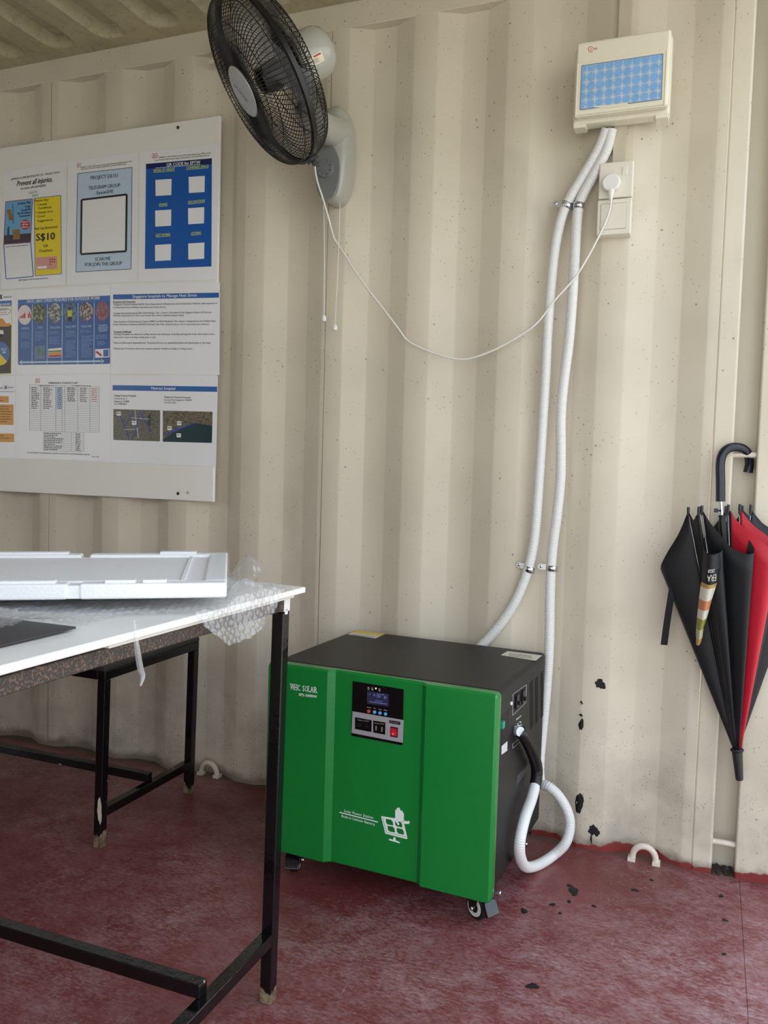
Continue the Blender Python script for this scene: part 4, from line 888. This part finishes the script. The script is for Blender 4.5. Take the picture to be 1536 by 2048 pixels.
for st, a, b in (('A Near Miss', (118, 634), (205, 622)), ('Today', (165, 655), (205, 647)), ('Could Be', (140, 678), (206, 668)), ('An Accident', (115, 698), (206, 690)), ('Tomorrow', (125, 718), (203, 708))): p.text('picture_lettering', M_NAVY, st, a, b, 16, .03, 0, 4)
p.ell('red_disc', mat('ink_red', (196, 40, 48), 0.4), (168, 765), 31, 34, 3)
for st, a, b in (('Report', (147, 753), (188, 749)), ('All Near', (146, 771), (190, 767)), ('Misses', (148, 788), (188, 784))): p.text('disc_lettering', M_PW, st, a, b, 11, .03, 0, 4)
p.frame('code_border', M_MID, [(25, 897), (205, 884), (222, 1112), (40, 1128)], 6).text('lettering', M_INK, 'SCAN QR CODE TO REPORT NEAR MISS', (38, 918), (188, 905), 7, .02)
p.poly('yellow_panel', M_YEL, [(228, 590), (406, 570), (411, 1095), (235, 1108)]).frame('yellow_border', M_MID, [(228, 590), (406, 570), (411, 1095), (235, 1108)], 4, 2)
for st, a, b, cp_ in (('Report Any', (233, 614), (323, 606), 17), ('\u2022 Unsafe', (243, 641), (313, 634), 16), ('Conditions', (255, 663), (343, 655), 16), ('\u2022 Unsafe Acts', (240, 694), (352, 683), 16), ('\u2022 Good', (240, 720), (297, 714), 16), ('Suggestions', (250, 749), (352, 739), 16), ('And Get Rewarded', (229, 802), (383, 787), 18), ('S$10', (240, 874), (368, 864), 48), ('Gift', (288, 918), (320, 914), 20), ('Vouchers', (260, 951), (350, 945), 21)):
    p.text('yellow_lettering', M_INK, st, a, b, cp_, .012 if st != 'S$10' else .03, 0, 3)
p.poly('voucher_print', mat('voucher_pink', (222, 160, 148), 0.35), [(240, 985), (380, 975), (382, 1060), (245, 1068)], 3).poly('voucher_label', M_PW, [(250, 1045), (312, 1040), (312, 1057), (250, 1061)], 4)
for i in range(7): p.ell('voucher_dots', mat('voucher_red', (188, 84, 70), 0.4), (335 + 14 * (i % 3), 998 + 16 * (i // 3)), 6, 6, 4, 8)
p.text('lettering', M_INK, '(NEW: Applicable to Near Miss Reported by Workers)', (125, 1141), (320, 1126), 9, .03); p.build()
# 2 telegram group
p = poster('poster with pale blue panel and empty black square frame', W1, [(450, 340), (922, 282), (915, 1145), (443, 1172)], lift=0.0006)
logo(p, 516, 357, 538, 378)
p.text('lettering', M_INK, 'PROJECT : DE151 Enhancement of Pan Island Expressway (PIE) and East Coast', (540, 389), (880, 346), 9, .02, .2).text('lettering', M_INK, 'Parkway (ECP) between Upper Changi Flyover and Tanah Merah Flyover', (540, 400), (848, 363), 8, .02, .2)
q = [(518, 425), (882, 383), (875, 1062), (507, 1082)]; p.poly('blue_panel', M_LB, q).frame('panel_border', M_NAVY, q, 3.5, 2)
p.text('lettering', M_INK, 'PROJECT DE151', (605, 465), (787, 448), 24, .02).text('lettering', M_INK, 'TELEGRAM GROUP', (590, 533), (803, 513), 24, .02).text('lettering', M_INK, ': EyeonSHE', (632, 567), (758, 552), 24, .02)
p.frame('square_frame', M_INK, [(545, 600), (846, 564), (841, 943), (540, 963)], 13, 3).poly('square_blank', M_PW, [(545, 600), (846, 564), (841, 943), (540, 963)], 2)
p.text('lettering', M_INK, 'SCAN ME', (635, 1008), (737, 1003), 24, .02).text('lettering', M_INK, 'FOR JOIN THE GROUP', (567, 1045), (815, 1034), 24, .02); p.build()
# 3 work permits
p = poster('strong blue poster of six white squares headed QR CODE for EPTW', W1, [(932, 280), (1457, 225), (1450, 1135), (922, 1148)], lift=0.0009)
logo(p, 1018, 293, 1050, 316)
p.text('lettering', M_INK, 'PROJECT : DE151 Enhancement of Pan Island Expressway (PIE) and East', (1062, 322), (1410, 290), 9, .02, .2).text('lettering', M_INK, 'Coast Parkway (ECP) between Upper Changi Flyover and Tanah Merah Flyover', (1030, 341), (1400, 306), 9, .02, .2)
p.poly('navy_banner', M_NAVY, [(975, 360), (1415, 322), (1415, 362), (975, 394)]).text('banner_lettering', M_PW, 'QR CODE for EPTW', (1112, 376), (1338, 358), 21, .025).line('banner_lettering', M_PW, (1040, 388), (1338, 363), 3, 2)
p.poly('blue_field', M_BLUE, [(975, 394), (1415, 362), (1412, 1045), (967, 1062)])
for (x, y) in ((1092, 517), (1314, 497), (1090, 722), (1310, 706), (1089, 952), (1311, 942)): p.poly('white_square', M_PW, [(x - 54, y - 50), (x + 54, y - 57), (x + 52, y + 51), (x - 53, y + 57)], 2)
for st, a, b in (('WORK AT HEIGHT', (1025, 414), (1168, 402)), ('CONFINED SPACE', (1245, 395), (1393, 382)), ('PILING', (1063, 641), (1118, 636)), ('EXCAVATION', (1257, 625), (1367, 613)), ('HOT WORKS', (1040, 845), (1138, 838)), ('LIFTING', (1277, 833), (1343, 827))): p.text('yellow_lettering', M_LY, st, a, b, 17, .03).line('yellow_lettering', M_LY, (a[0], a[1] + 4), (b[0], b[1] + 4), 3, 2)
p.build()
# 4 awareness poster cut by the frame
p = poster('road safety awareness poster at the left edge with yellow excavator and pie chart', W2, [(-420, 105), (105, 70), (103, 632), (-420, 650)], lift=0.0003)
p.text('lettering', mat('ink_teal', (46, 130, 160), 0.4), 'Authority', (22, 120), (78, 116), 13, .01).line('ribbon_mark', M_NAVY, (-2, 95), (14, 128), 7).line('ribbon_mark', M_NAVY, (14, 98), (-2, 130), 6, 2)
p.poly('banner', M_MID, [(-380, 160), (78, 136), (78, 172), (-380, 196)]).text('banner_lettering', M_PW, 'Awareness', (-34, 174), (70, 166), 20, .02)
p.poly('road_picture', mat('road_print', (74, 70, 68), 0.4), [(-380, 330), (76, 300), (74, 622), (-380, 640)]).frame('yellow_border', M_YEL, [(-380, 200), (78, 178), (74, 626), (-380, 645)], 4, 2)
p.frame('speech_bubble', M_INK, [(-60, 195), (50, 190), (72, 205), (55, 228), (-60, 238)], 2.5).text('lettering', M_INK, 'blind spots', (-10, 205), (50, 200), 10, .03).text('lettering', M_ORG, 'stay clear', (0, 222), (45, 218), 10, .03)
p.poly('excavator', M_ORG, [(-20, 255), (20, 258), (42, 292), (70, 285), (62, 310), (-20, 312)], 2).poly('truck', M_PW, [(-40, 335), (20, 335), (26, 362), (-40, 365)], 2).ell('truck_wheel', M_INK, (6, 372), 12, 12, 3, 12)
p.ell('pie_chart', M_MID, (-2, 490), 68, 80, 2).poly('pie_slice', M_YEL, [(-2, 490)] + [(-2 + 68 * math.cos(a), 490 + 80 * math.sin(a)) for a in [0.75 + i * 0.12 for i in range(18)]], 3).text('pie_lettering', M_PW, '30+', (16, 492), (44, 490), 16, .03, 0, 4).bars('pie_lettering', M_PW, (8, 460), (58, 458), 4, 2, 10, 4, 2); p.build()
# 5 heat stress measures
p = poster('blue heat stress measures poster with a row of oval photos', W2, [(107, 68), (738, 30), (735, 625), (105, 632)], lift=0.0003)
p.poly('blue_field', mat('ink_field', (28, 84, 162), 0.3), [(120, 163), (735, 142), (735, 556), (728, 560), (128, 567), (120, 560)]).poly('banner', M_MID, [(120, 133), (735, 103), (735, 142), (120, 163)])
p.text('banner_lettering', M_PW, 'DE151_HEAT STRESS MEASURES FOR OUTDOOR WORK', (180, 153), (668, 129), 20, .02)
for x in (216, 316, 416, 521, 629): p.line('column_rule', M_LB, (x, 165 - (x - 120) * .03), (x - 2, 562), 4, 2)
sets = [((240, 240, 242), (232, 220, 220)), ((70, 96, 60), (40, 60, 40), (150, 160, 70)), ((120, 120, 110), (70, 84, 80), (190, 190, 180)), ((120, 140, 60), (90, 120, 170), (60, 80, 40)), ((120, 92, 70), (80, 64, 56), (190, 180, 170)), ((200, 200, 196), (150, 60, 70), (120, 120, 130))]
for i, (x, y) in enumerate(((165, 233), (262, 225), (366, 220), (468, 216), (575, 212), (684, 208))):
    p.ell('oval_photo', photo_mat('oval_print_%s' % 'abcdef'[i], sets[i], 90, i * 3.1), (x, y), 46, 66, 2, 28)
for i in range(6): p.poly('chart_bars', M_LRED, [(130 + i * 7, 255), (135 + i * 7, 255), (135 + i * 7, 245 - i * 5), (130 + i * 7, 245 - i * 5)], 3)
for i in range(3): p.poly('chart_bars', M_LRED, [(186 + i * 8, 253), (192 + i * 8, 253), (192 + i * 8, 225 - (i % 2) * 15), (186 + i * 8, 225 - (i % 2) * 15)], 3)
p.poly('figure_print', mat('hi_vis', (200, 214, 60), 0.4), [(450, 205), (478, 200), (482, 244), (452, 246)], 3).poly('figure_dark', M_INK, [(455, 246), (480, 244), (478, 280), (470, 280), (468, 255), (464, 280), (456, 280)], 3).ell('figure_dark', M_NAVY, (463, 190), 9, 12, 3, 10)
for st, a, b in (('Acclimatise', (143, 325), (195, 323)), ('Drink', (252, 320), (285, 318)), ('Rest & Shade', (337, 320), (402, 318)), ('Monitor WBGT', (438, 316), (508, 313)), ('Monitor welfare', (542, 313), (613, 310)), ('Emergency', (660, 307), (715, 304)), ('Response and', (655, 324), (720, 321)), ('Evacuation', (660, 341), (716, 338))): p.text('column_lettering', M_LB, st, a, b, 11, .02).line('column_lettering', M_LB, (a[0], a[1] + 4), (b[0], b[1] + 4), 1.5, 2)
M_LB2 = mat('ink_softblue', (130, 166, 214), 0.4)
for x0, x1, ya, n in ((140, 205, 355, 4), (140, 205, 420, 4), (236, 300, 350, 6), (330, 405, 350, 2), (330, 405, 385, 5), (440, 510, 345, 4), (440, 510, 410, 11), (535, 612, 340, 2), (545, 622, 378, 14), (640, 725, 372, 3), (650, 715, 415, 3)): p.bars('column_text', M_LB2, (x0, ya), (x1, ya - 2), 4.5, n, 10.5, 2, x0 + n, .35)
p.poly('small_photo', photo_mat('small_print_a', ((150, 70, 60), (90, 130, 170), (70, 110, 70)), 70, 4.4), [(230, 442), (300, 436), (300, 528), (230, 532)], 2)
p.poly('flag_chart', M_PW, [(322, 460), (412, 452), (412, 515), (322, 518)], 2).poly('flag_band', mat('ink_green2', (70, 140, 70), 0.4), [(324, 474), (410, 468), (410, 478), (324, 482)], 3).poly('flag_band_amber', M_ORG, [(324, 484), (410, 480), (410, 496), (324, 500)], 3).poly('flag_band_red', M_LRED, [(324, 502), (410, 498), (410, 512), (324, 515)], 3)
p.poly('small_photo', M_PW, [(636, 462), (730, 458), (730, 516), (636, 520)], 2).line('tool_print', M_LRED, (642, 478), (678, 505), 14, 3).poly('tool_print_blue', M_MID, [(690, 466), (725, 464), (725, 510), (690, 512)], 3)
p.line('arrow', M_LB, (145, 550), (680, 542), 12, 3).poly('arrow', M_LB, [(127, 550), (148, 534), (148, 566)], 3).poly('arrow', M_LB, [(697, 542), (676, 526), (676, 558)], 3); p.build()
# 6 hospitals and heat stress
p = poster('poster of typed paragraphs headed Singapore hospitals to Manage Heat Stress', W2, [(741, 27), (1468, 15), (1465, 635), (739, 627)], lift=0.0006)
p.poly('banner', M_MID, [(755, 97), (1462, 84), (1462, 118), (755, 130)]).text('banner_lettering', M_PW, 'Singapore hospitals to Manage Heat Stress', (884, 120), (1315, 110), 20, .015)
for st, a, b, bd in (('Hospitals with Expertise:', (755, 152), (905, 149), .03), ('\u2022Singapore General Hospital (SGH): Has a Department of Respiratory and Critical Care Medicine with expertise in', (757, 170), (1450, 160), .012), ('treating heatstroke, including using advanced cooling devices.', (755, 188), (1112, 185), 0.005),
        ('\u2022Changi General Hospital (CGH): A/Prof Roger Tian, a Senior Consultant in the Singapore Sports & Exercise', (757, 228), (1412, 220), .01), ('Medicine Department at CGH, is part of the Heat Stress Guidelines Expert Panel.', (755, 243), (1228, 241), .005),
        ('\u2022Heat Resilience & Performance Centre (HRPC) at NUS Medicine: This center is designated as the Global Heat', (757, 284), (1440, 279), .012), ('Health Information Network (GHHIN) Southeast Asia Hub, underscoring its role in advancing heat resilience.', (755, 302), (1397, 300), .005),
        ('Treatment Methods:', (757, 351), (877, 350), .03), ('\u2022Cooling: Hospitals use advanced cooling devices and techniques, including spraying the body with misted room-', (757, 368), (1435, 366), .008), ('temperature water and using cooling pads or suits.', (757, 387), (1043, 387), .005),
        ('\u2022Fluid and Electrolyte Replenishment: Treatment focuses on replenishing fluids and electrolytes in the body.', (757, 425), (1410, 425), .012), ('\u2022Monitoring: ICU doctors and nurses monitor patients\u2019 conditions closely in cooling rooms.', (757, 463), (1287, 464), .008)):
    p.text('typed_text', M_INK, st, a, b, 11.5, bd)
p.line('typed_text', M_INK, (755, 156), (905, 153), 1.8, 2).line('typed_text', M_INK, (757, 354), (877, 353), 1.8, 2); p.build()
# 7 lower left poster cut by the frame
p = poster('notice with orange text boxes at the lower left edge of the board', W2, [(-420, 655), (104, 640), (104, 1191), (-420, 1170)], lift=0.0001)
p.text('lettering', mat('ink_teal', (46, 130, 160), 0.4), 'Authority', (46, 724), (90, 721), 12, .01).text('lettering', M_NAVY, 'Transport', (-24, 726), (26, 724), 12, .01).line('ribbon_mark', M_NAVY, (30, 706), (44, 728), 5).line('ribbon_mark', M_NAVY, (44, 706), (30, 730), 5, 2).line('rule', M_MID, (-300, 742), (98, 746), 3)
for q, n in (([(-300, 770), (58, 776), (58, 819), (-300, 815)], 2), ([(-300, 826), (90, 832), (90, 968), (-300, 962)], 7), ([(-300, 1020), (94, 1026), (94, 1083), (-300, 1078)], 2)):
    p.poly('orange_box', M_ORG, q).bars('box_text', mat('ink_brown', (110, 66, 20), 0.4), (-60, q[1][1] + 14), (q[1][0] - 6, q[1][1] + 16), 5, n, 17, 2, n, .45)
p.build()
# 8 emergency contacts
p = poster('sheet with ruled tables titled EMERGENCY CONTACT LIST', W2, [(107, 635), (739, 629), (738, 1213), (105, 1190)], lift=0.0)
logo(p, 238, 659, 264, 682)
p.text('lettering', M_INK, 'EMERGENCY CONTACT LIST', (325, 694), (520, 694), 13, .02)
def tbl(x0, x1, y0l, y0r, y1l, y1r, cols, rows):
    for i in range(rows + 1):
        f = i / rows; p.line('table_rule', M_GRY, (x0, y0l + (y1l - y0l) * f), (x1, y0r + (y1r - y0r) * f), 1.6)
    for x in cols:
        f = (x - x0) / (x1 - x0); p.line('table_rule', M_GRY, (x, y0l + (y0r - y0l) * f), (x, y1l + (y1r - y1l) * f), 1.8)
tbl(198, 663, 699, 711, 1005, 1018, (198, 272, 372, 415, 433, 519, 601, 663), 25)
p.text('lettering', M_INK, 'MAIN CONTRACTOR', (262, 709), (358, 710), 8, .02).text('lettering', M_INK, 'LTA / NAMED CONSULTANT', (480, 710), (608, 712), 8, .02)
p.poly('blue_column', M_LB, [(373, 712), (414, 713), (415, 862), (373, 860)], 0.6)
p.bars('table_text', M_INK, (210, 722), (262, 723), 5, 12, 12.3, 1, 5, .4).bars('table_text', M_INK, (290, 723), (350, 724), 5, 12, 12.3, 1, 6, .4).bars('table_text', M_NAVY, (385, 724), (412, 725), 5, 12, 12.3, 1, 7, .1).bars('table_text', M_INK, (450, 724), (510, 725), 5, 8, 12.3, 1, 8, .4).bars('table_text', M_INK, (535, 725), (590, 726), 5, 8, 12.3, 1, 9, .4).bars('table_text', M_LRED, (612, 726), (648, 727), 5, 8, 12.3, 1, 10, .05)
tbl(291, 560, 1015, 1020, 1137, 1148, (291, 477, 560), 10)
p.bars('table_text', M_INK, (295, 1025), (440, 1028), 5, 10, 12.2, 1, 11, .5).bars('table_text', M_INK, (505, 1030), (540, 1031), 5, 10, 12.2, 1, 12, .2)
p.text('lettering', M_INK, 'IN THE EVENT OF EMERGENCY, KINDLY CONTACT THE PERSONNEL ABOVE', (183, 1156), (600, 1170), 8, .02).text('lettering', M_INK, 'Updated monthly', (612, 1183), (662, 1184), 7, .02); p.build()
# 9 nearest hospital
p = poster('sheet headed Nearest hospital with two satellite map pictures', W2, [(741, 637), (1455, 641), (1442, 1247), (739, 1218)], lift=0.0003)
p.poly('banner', M_MID, [(752, 702), (1450, 712), (1450, 747), (752, 737)]).text('banner_lettering', M_PW, 'Nearest hospital', (1010, 731), (1170, 734), 20, .015)
for st, a, b, bd in (('Changi General Hospital,', (762, 777), (910, 779), .02), ('2 Simei Street 3,', (762, 796), (850, 798), .003), ('Singapore 529889', (762, 815), (864, 817), .003), ('Tel: 6788 8833', (762, 833), (846, 834), .003), ('Singapore General Hospital', (1095, 786), (1272, 790), .015), ('Outram Rd, Singapore 169608', (1095, 805), (1278, 808), .003), ('Tel: 6222 3322', (1095, 823), (1176, 825), .003)): p.text('typed_text', M_INK, st, a, b, 12, bd)
q1, q2 = [(757, 862), (1070, 870), (1068, 1078), (757, 1068)], [(1087, 872), (1420, 880), (1415, 1088), (1087, 1080)]
mp = ((52, 66, 56), (92, 92, 84), (120, 112, 98), (70, 84, 70))
p.poly('map_picture', photo_mat('map_print_a', mp, 130, 1.3), q1, 1.2).poly('map_picture', photo_mat('map_print_b', ((96, 92, 76), (126, 112, 92), (74, 82, 66)), 140, 6.1), q2, 1.2)
p.poly('sea_print', photo_mat('map_print_sea', ((20, 48, 56), (24, 56, 62)), 12, 2.0), [(1150, 1020), (1230, 985), (1310, 955), (1418, 975), (1415, 1088), (1087, 1080), (1088, 1060), (1130, 1040)], 2)
p.poly('park_print', mat('park_green', (50, 70, 44), 0.4), [(985, 910), (1010, 885), (1005, 980), (985, 965)], 2)
M_RTE = mat('route_blue', (40, 66, 190), 0.4)
for a, b in (((800, 905), (830, 975)), ((830, 975), (862, 1055)), ((845, 960), (890, 885)), ((930, 890), (905, 1010)), ((905, 1010), (880, 1055)), ((960, 930), (1010, 1010)), ((940, 880), (960, 930))): p.line('route_line', M_RTE, a, b, 5, 3)
for a, b in (((870, 920), (1000, 930)), ((830, 1000), (920, 995)), ((900, 870), (925, 1060))): p.line('road_line', M_PW, a, b, 2.5, 3)
p.line('route_line', M_RTE, (1165, 1000), (1225, 985), 9, 3).line('route_line', M_RTE, (1225, 985), (1300, 955), 6, 3).line('route_line', M_RTE, (1115, 1030), (1165, 1005), 9, 3)
for (x, y) in ((793, 893), (895, 955), (1197, 957), (1132, 990), (1194, 1038)):
    p.poly('map_label', M_PW, [(x - 15, y - 14), (x + 15, y - 13), (x + 14, y + 13), (x - 14, y + 12)], 4).bars('map_text', M_INK, (x - 11, y), (x + 12, y + 1), 6, 1, 8, 5, x, 0)
p.build()
# 10 sliver of a dark poster at the upper left edge
p = poster('corner of a dark photo poster cut by the left edge of the picture', W1, [(-420, 455), (4, 412), (2, 1195), (-420, 1215)], lift=0.0002)
p.poly('dark_photo', mat('dark_print', (62, 60, 58), 0.35), [(-400, 475), (-1, 432), (-1, 850), (-400, 880)]); p.build()

# ================================================================== UMBRELLA
um = thing('umbrella', (2.352, -0.05, 0.28), 'black and red umbrella hanging upside down by its crook handle from the corner post', 'umbrella')
M_BK = mat('umbrella_black', (18, 19, 24), 0.55, var=0.15, vscale=14); M_RD = mat('umbrella_red', (190, 24, 46), 0.5, var=0.08, vscale=10); M_HND = mat('handle_navy', (20, 24, 40), 0.25)
hp = crom([ony(1441, 1003, -.035), ony(1441, 965, -.034), ony(1440.5, 930, -.032), ony(1444, 911, -.029), ony(1453, 899, -.024), ony(1468, 894, -.014), ony(1485, 897, .002), ony(1496, 908, .016), ony(1499, 926, .030), ony(1496, 944, .034)], 8)
obj('crook_handle', MB().tube(hp, [0.0115] * (len(hp) - 1) + [0.0125], 18), M_HND, um, smooth=60)
apex = ony(1474, 1500, -.055); top = ony(1442, 1003, -.036)
ax = (apex - top)
obj('shaft', MB().tube([top, top.lerp(apex, .15), apex], 0.0042, 12), M_CHROME, um, smooth=60)
obj('runner', MB().tube([top.lerp(apex, .055), top.lerp(apex, .07), top.lerp(apex, .085), top.lerp(apex, .20)], [0.009, 0.0075, 0.010, 0.009], 14), M_BLACK, um, smooth=50)
c = ony(1432, 1021, -.045); obj('release_button', MB().box(c - Vector((.005, .004, .005)), c + Vector((.005, .004, .005))).tube([c, c + Vector((0.012, 0.004, 0))], 0.0025, 8), M_BLACK, um, bevel=0.001)
tip = ony(1479, 1560, -.055)
obj('ferrule', MB().tube([apex + (apex - tip) * .05, apex.lerp(tip, .1), apex.lerp(tip, .95), tip], [0.0135, 0.0128, 0.0095, 0.0085], 18), mat('ferrule_black', (34, 34, 36), 0.5), um, smooth=50)
obj('ferrule_collar', MB().lathe(apex + (apex - tip) * .04, (tip - apex), [(0.0145, 0), (0.017, 0.003), (0.0145, 0.007)], 18), M_BK, um, smooth=50)
tips = {0: (1377, 1014, -.06), 1: (1398, 1013, -.092), 2: (1404, 1011, -.086), 3: (1452, 1012, -.030), 4: (1457, 1009, -.088), 5: (1480, 1008, -.072), 6: (1485, 1011, -.030), 7: (1502, 1009, -.050)}
order = [0, 1, 2, 4, 5, 7, 6, 3]
for k, (u, v, y) in tips.items():
    t = ony(u, v, y); e = t + Vector((0, 0, -0.020)); rb = obj('rib', MB().tube([e, e.lerp(apex, .3), e.lerp(apex, .97)], 0.0013, 6), M_CHROME, um, smooth=180)
    obj('rib_tip', MB().tube([t, t + Vector((0, 0, -0.010)), t + Vector((0, 0, -0.024))], [0.0034, 0.0038, 0.003], 10), M_HND, rb, smooth=50)
hems = [(0, 1, [(1377, 1022, -.062), (1382, 1032, -.07), (1387, 1040, -.08), (1392, 1032, -.088), (1398, 1023, -.092)], M_BK),
        (1, 2, [(1399, 1024, -.092), (1401, 1062, -.10), (1405, 1090, -.112), (1411, 1104, -.126), (1424, 1108, -.136), (1440, 1105, -.138), (1445, 1098, -.128), (1440, 1076, -.108), (1420, 1047, -.094), (1405, 1022, -.086)], M_BK),
        (2, 4, [(1406, 1022, -.086), (1422, 1048, -.10), (1444, 1074, -.118), (1462, 1094, -.132), (1485, 1106, -.142), (1503, 1108.5, -.146), (1509, 1103, -.138), (1504, 1088, -.122), (1490, 1068, -.108), (1474, 1044, -.096), (1458, 1020, -.088)], M_BK),
        (4, 5, [(1460, 1020, -.088), (1475, 1043, -.10), (1500, 1066, -.118), (1524, 1084, -.13), (1548, 1104, -.134), (1558, 1102, -.118), (1544, 1080, -.10), (1516, 1058, -.088), (1498, 1042, -.080), (1481, 1019, -.072)], M_RD),
        (5, 7, [(1483, 1019, -.070), (1500, 1040, -.076), (1526, 1064, -.084), (1556, 1092, -.086), (1570, 1098, -.064), (1552, 1074, -.052), (1528, 1050, -.048), (1503, 1020, -.05)], M_BK),
        (7, 6, [(1503, 1020, -.048), (1522, 1044, -.042), (1570, 1076, -.036), (1612, 1112, -.030), (1600, 1116, -.018), (1540, 1074, -.014), (1486, 1020, -.028)], M_BK),
        (6, 3, [(1485, 1020, -.029), (1470, 1040, -.02), (1453, 1021, -.029)], M_BK),
        (3, 0, [(1451, 1021, -.03), (1420, 1062, -.022), (1370, 1112, -.018), (1330, 1138, -.022), (1321, 1134, -.034), (1334, 1106, -.046), (1358, 1066, -.056), (1376, 1022, -.061)], M_BK)]
axd = (tip - apex).normalized(); pa = axd.orthogonal().normalized(); pb = axd.cross(pa)
front_dir = Vector((0, -1, 0))
def panel_rows(hem, oi, n=28, m=12, push=0.0, s0=0.0, s1=1.0, t0=0.0, t1=1.0):
    hp_ = crom([ony(*q) for q in hem], 6); L = [0]
    for a, b in zip(hp_, hp_[1:]): L.append(L[-1] + (b - a).length)
    def at(s):
        d = s * L[-1]
        for i in range(len(L) - 1):
            if d <= L[i + 1] + 1e-9: return hp_[i].lerp(hp_[i + 1], (d - L[i]) / max(1e-9, L[i + 1] - L[i]))
        return hp_[-1]
    rows = []
    for j in range(m + 1):
        t = t0 + (t1 - t0) * j / m; row = []
        for i in range(n + 1):
            s = s0 + (s1 - s0) * i / n; h = at(s); a = (oi + s) / 8 * 2 * PI
            b = apex + (Vector((-math.cos(a), -math.sin(a), 0))) * 0.009
            q = b.lerp(h, t); env = math.sin(PI * min(1, t)) * 0.006
            q = q + front_dir * (env * math.sin(s * PI * 3 + oi) * 0.5 + push); row.append(q)
        rows.append(row)
    return rows
for i, (a, b, hem, m_) in enumerate(hems):
    obj('canopy_panel', MB().grid(panel_rows(hem, i)), m_, um, smooth=180, solid=0.0008, label='red canopy panel' if m_ is M_RD else None)
st = [ony(1347, 1164, -.040), ony(1341, 1200, -.042), ony(1334, 1245, -.040), ony(1328, 1290, -.038)]
mb = MB(); mb.grid([[p + Vector((dx, 0.002 * k, 0)) for k, dx in enumerate((-0.0085, 0.0085))] for p in crom(st, 5)]); obj('tie_strap', mb, mat('strap_black', (12, 13, 16), 0.8), um, solid=0.0012)
# small front fold carrying a printed advert, hanging to the left over the black panel
fold = [((1407, 1098, -.128), (1424, 1110, -.150), (1444, 1102, -.132)), ((1405, 1130, -.126), (1422, 1142, -.150), (1442, 1134, -.134)), ((1403, 1163, -.122), (1419, 1170, -.146), (1434, 1165, -.130)), ((1401, 1172, -.120), (1417, 1178, -.145), (1432, 1173, -.129)), ((1398, 1196, -.115), (1412, 1203, -.138), (1424, 1198, -.122)), ((1396, 1216, -.110), (1408, 1222, -.132), (1419, 1217, -.117)), ((1394, 1234, -.106), (1405, 1240, -.126), (1414, 1235, -.112)), ((1392, 1256, -.100), (1400, 1261, -.118), (1407, 1256, -.106)), ((1392, 1274, -.096), (1398, 1279, -.110), (1405, 1274, -.100)), ((1392, 1288, -.092), (1396, 1291, -.102), (1401, 1287, -.094))]
fm = [M_BK, M_BK, mat('print_tan', (176, 140, 84), 0.5), mat('print_cream', (208, 204, 188), 0.5), mat('print_rust', (196, 126, 92), 0.5), mat('print_cream', (208, 204, 188), 0.5), mat('print_olive', (140, 138, 62), 0.5), mat('print_sage', (178, 180, 140), 0.5), mat('print_tan', (176, 140, 84), 0.5)]
def frow(r, n=8):
    a, b, c_ = [ony(*q) for q in r]; return [a * (1 - t) ** 2 + (b * 2 - (a + c_) * .5) * 2 * t * (1 - t) + c_ * t * t for t in [i / n for i in range(n + 1)]]
for i, m_ in enumerate(fm):
    obj('fold' if m_ is M_BK else 'print_band', MB().grid([frow(fold[i]), frow(fold[i + 1])]), m_, um, smooth=180)
pr = Print(um, 1, -0.1545, -1, (1300, 1000, 0.15629))
M_UW = mat('print_umbrella_white', (214, 212, 204), 0.5)
def upside(st, a, b, cap):
    vs, fs = glyphs(st); x0, x1 = min(v[0] for v in vs), max(v[0] for v in vs); A, B = pr.at(*a), pr.at(*b); ex = (B - A) / (x1 - x0)
    h = cap * pr.win[2] / 690 / .72; pr.layer('print_lettering', M_UW).add([A + ex * (x - x0) - Vector((0, 0, 1)) * y * h for x, y in vs], fs)
upside('2828', (830, 885), (745, 893), 38); upside('ERA', (850, 950), (735, 965), 75); pr.build()
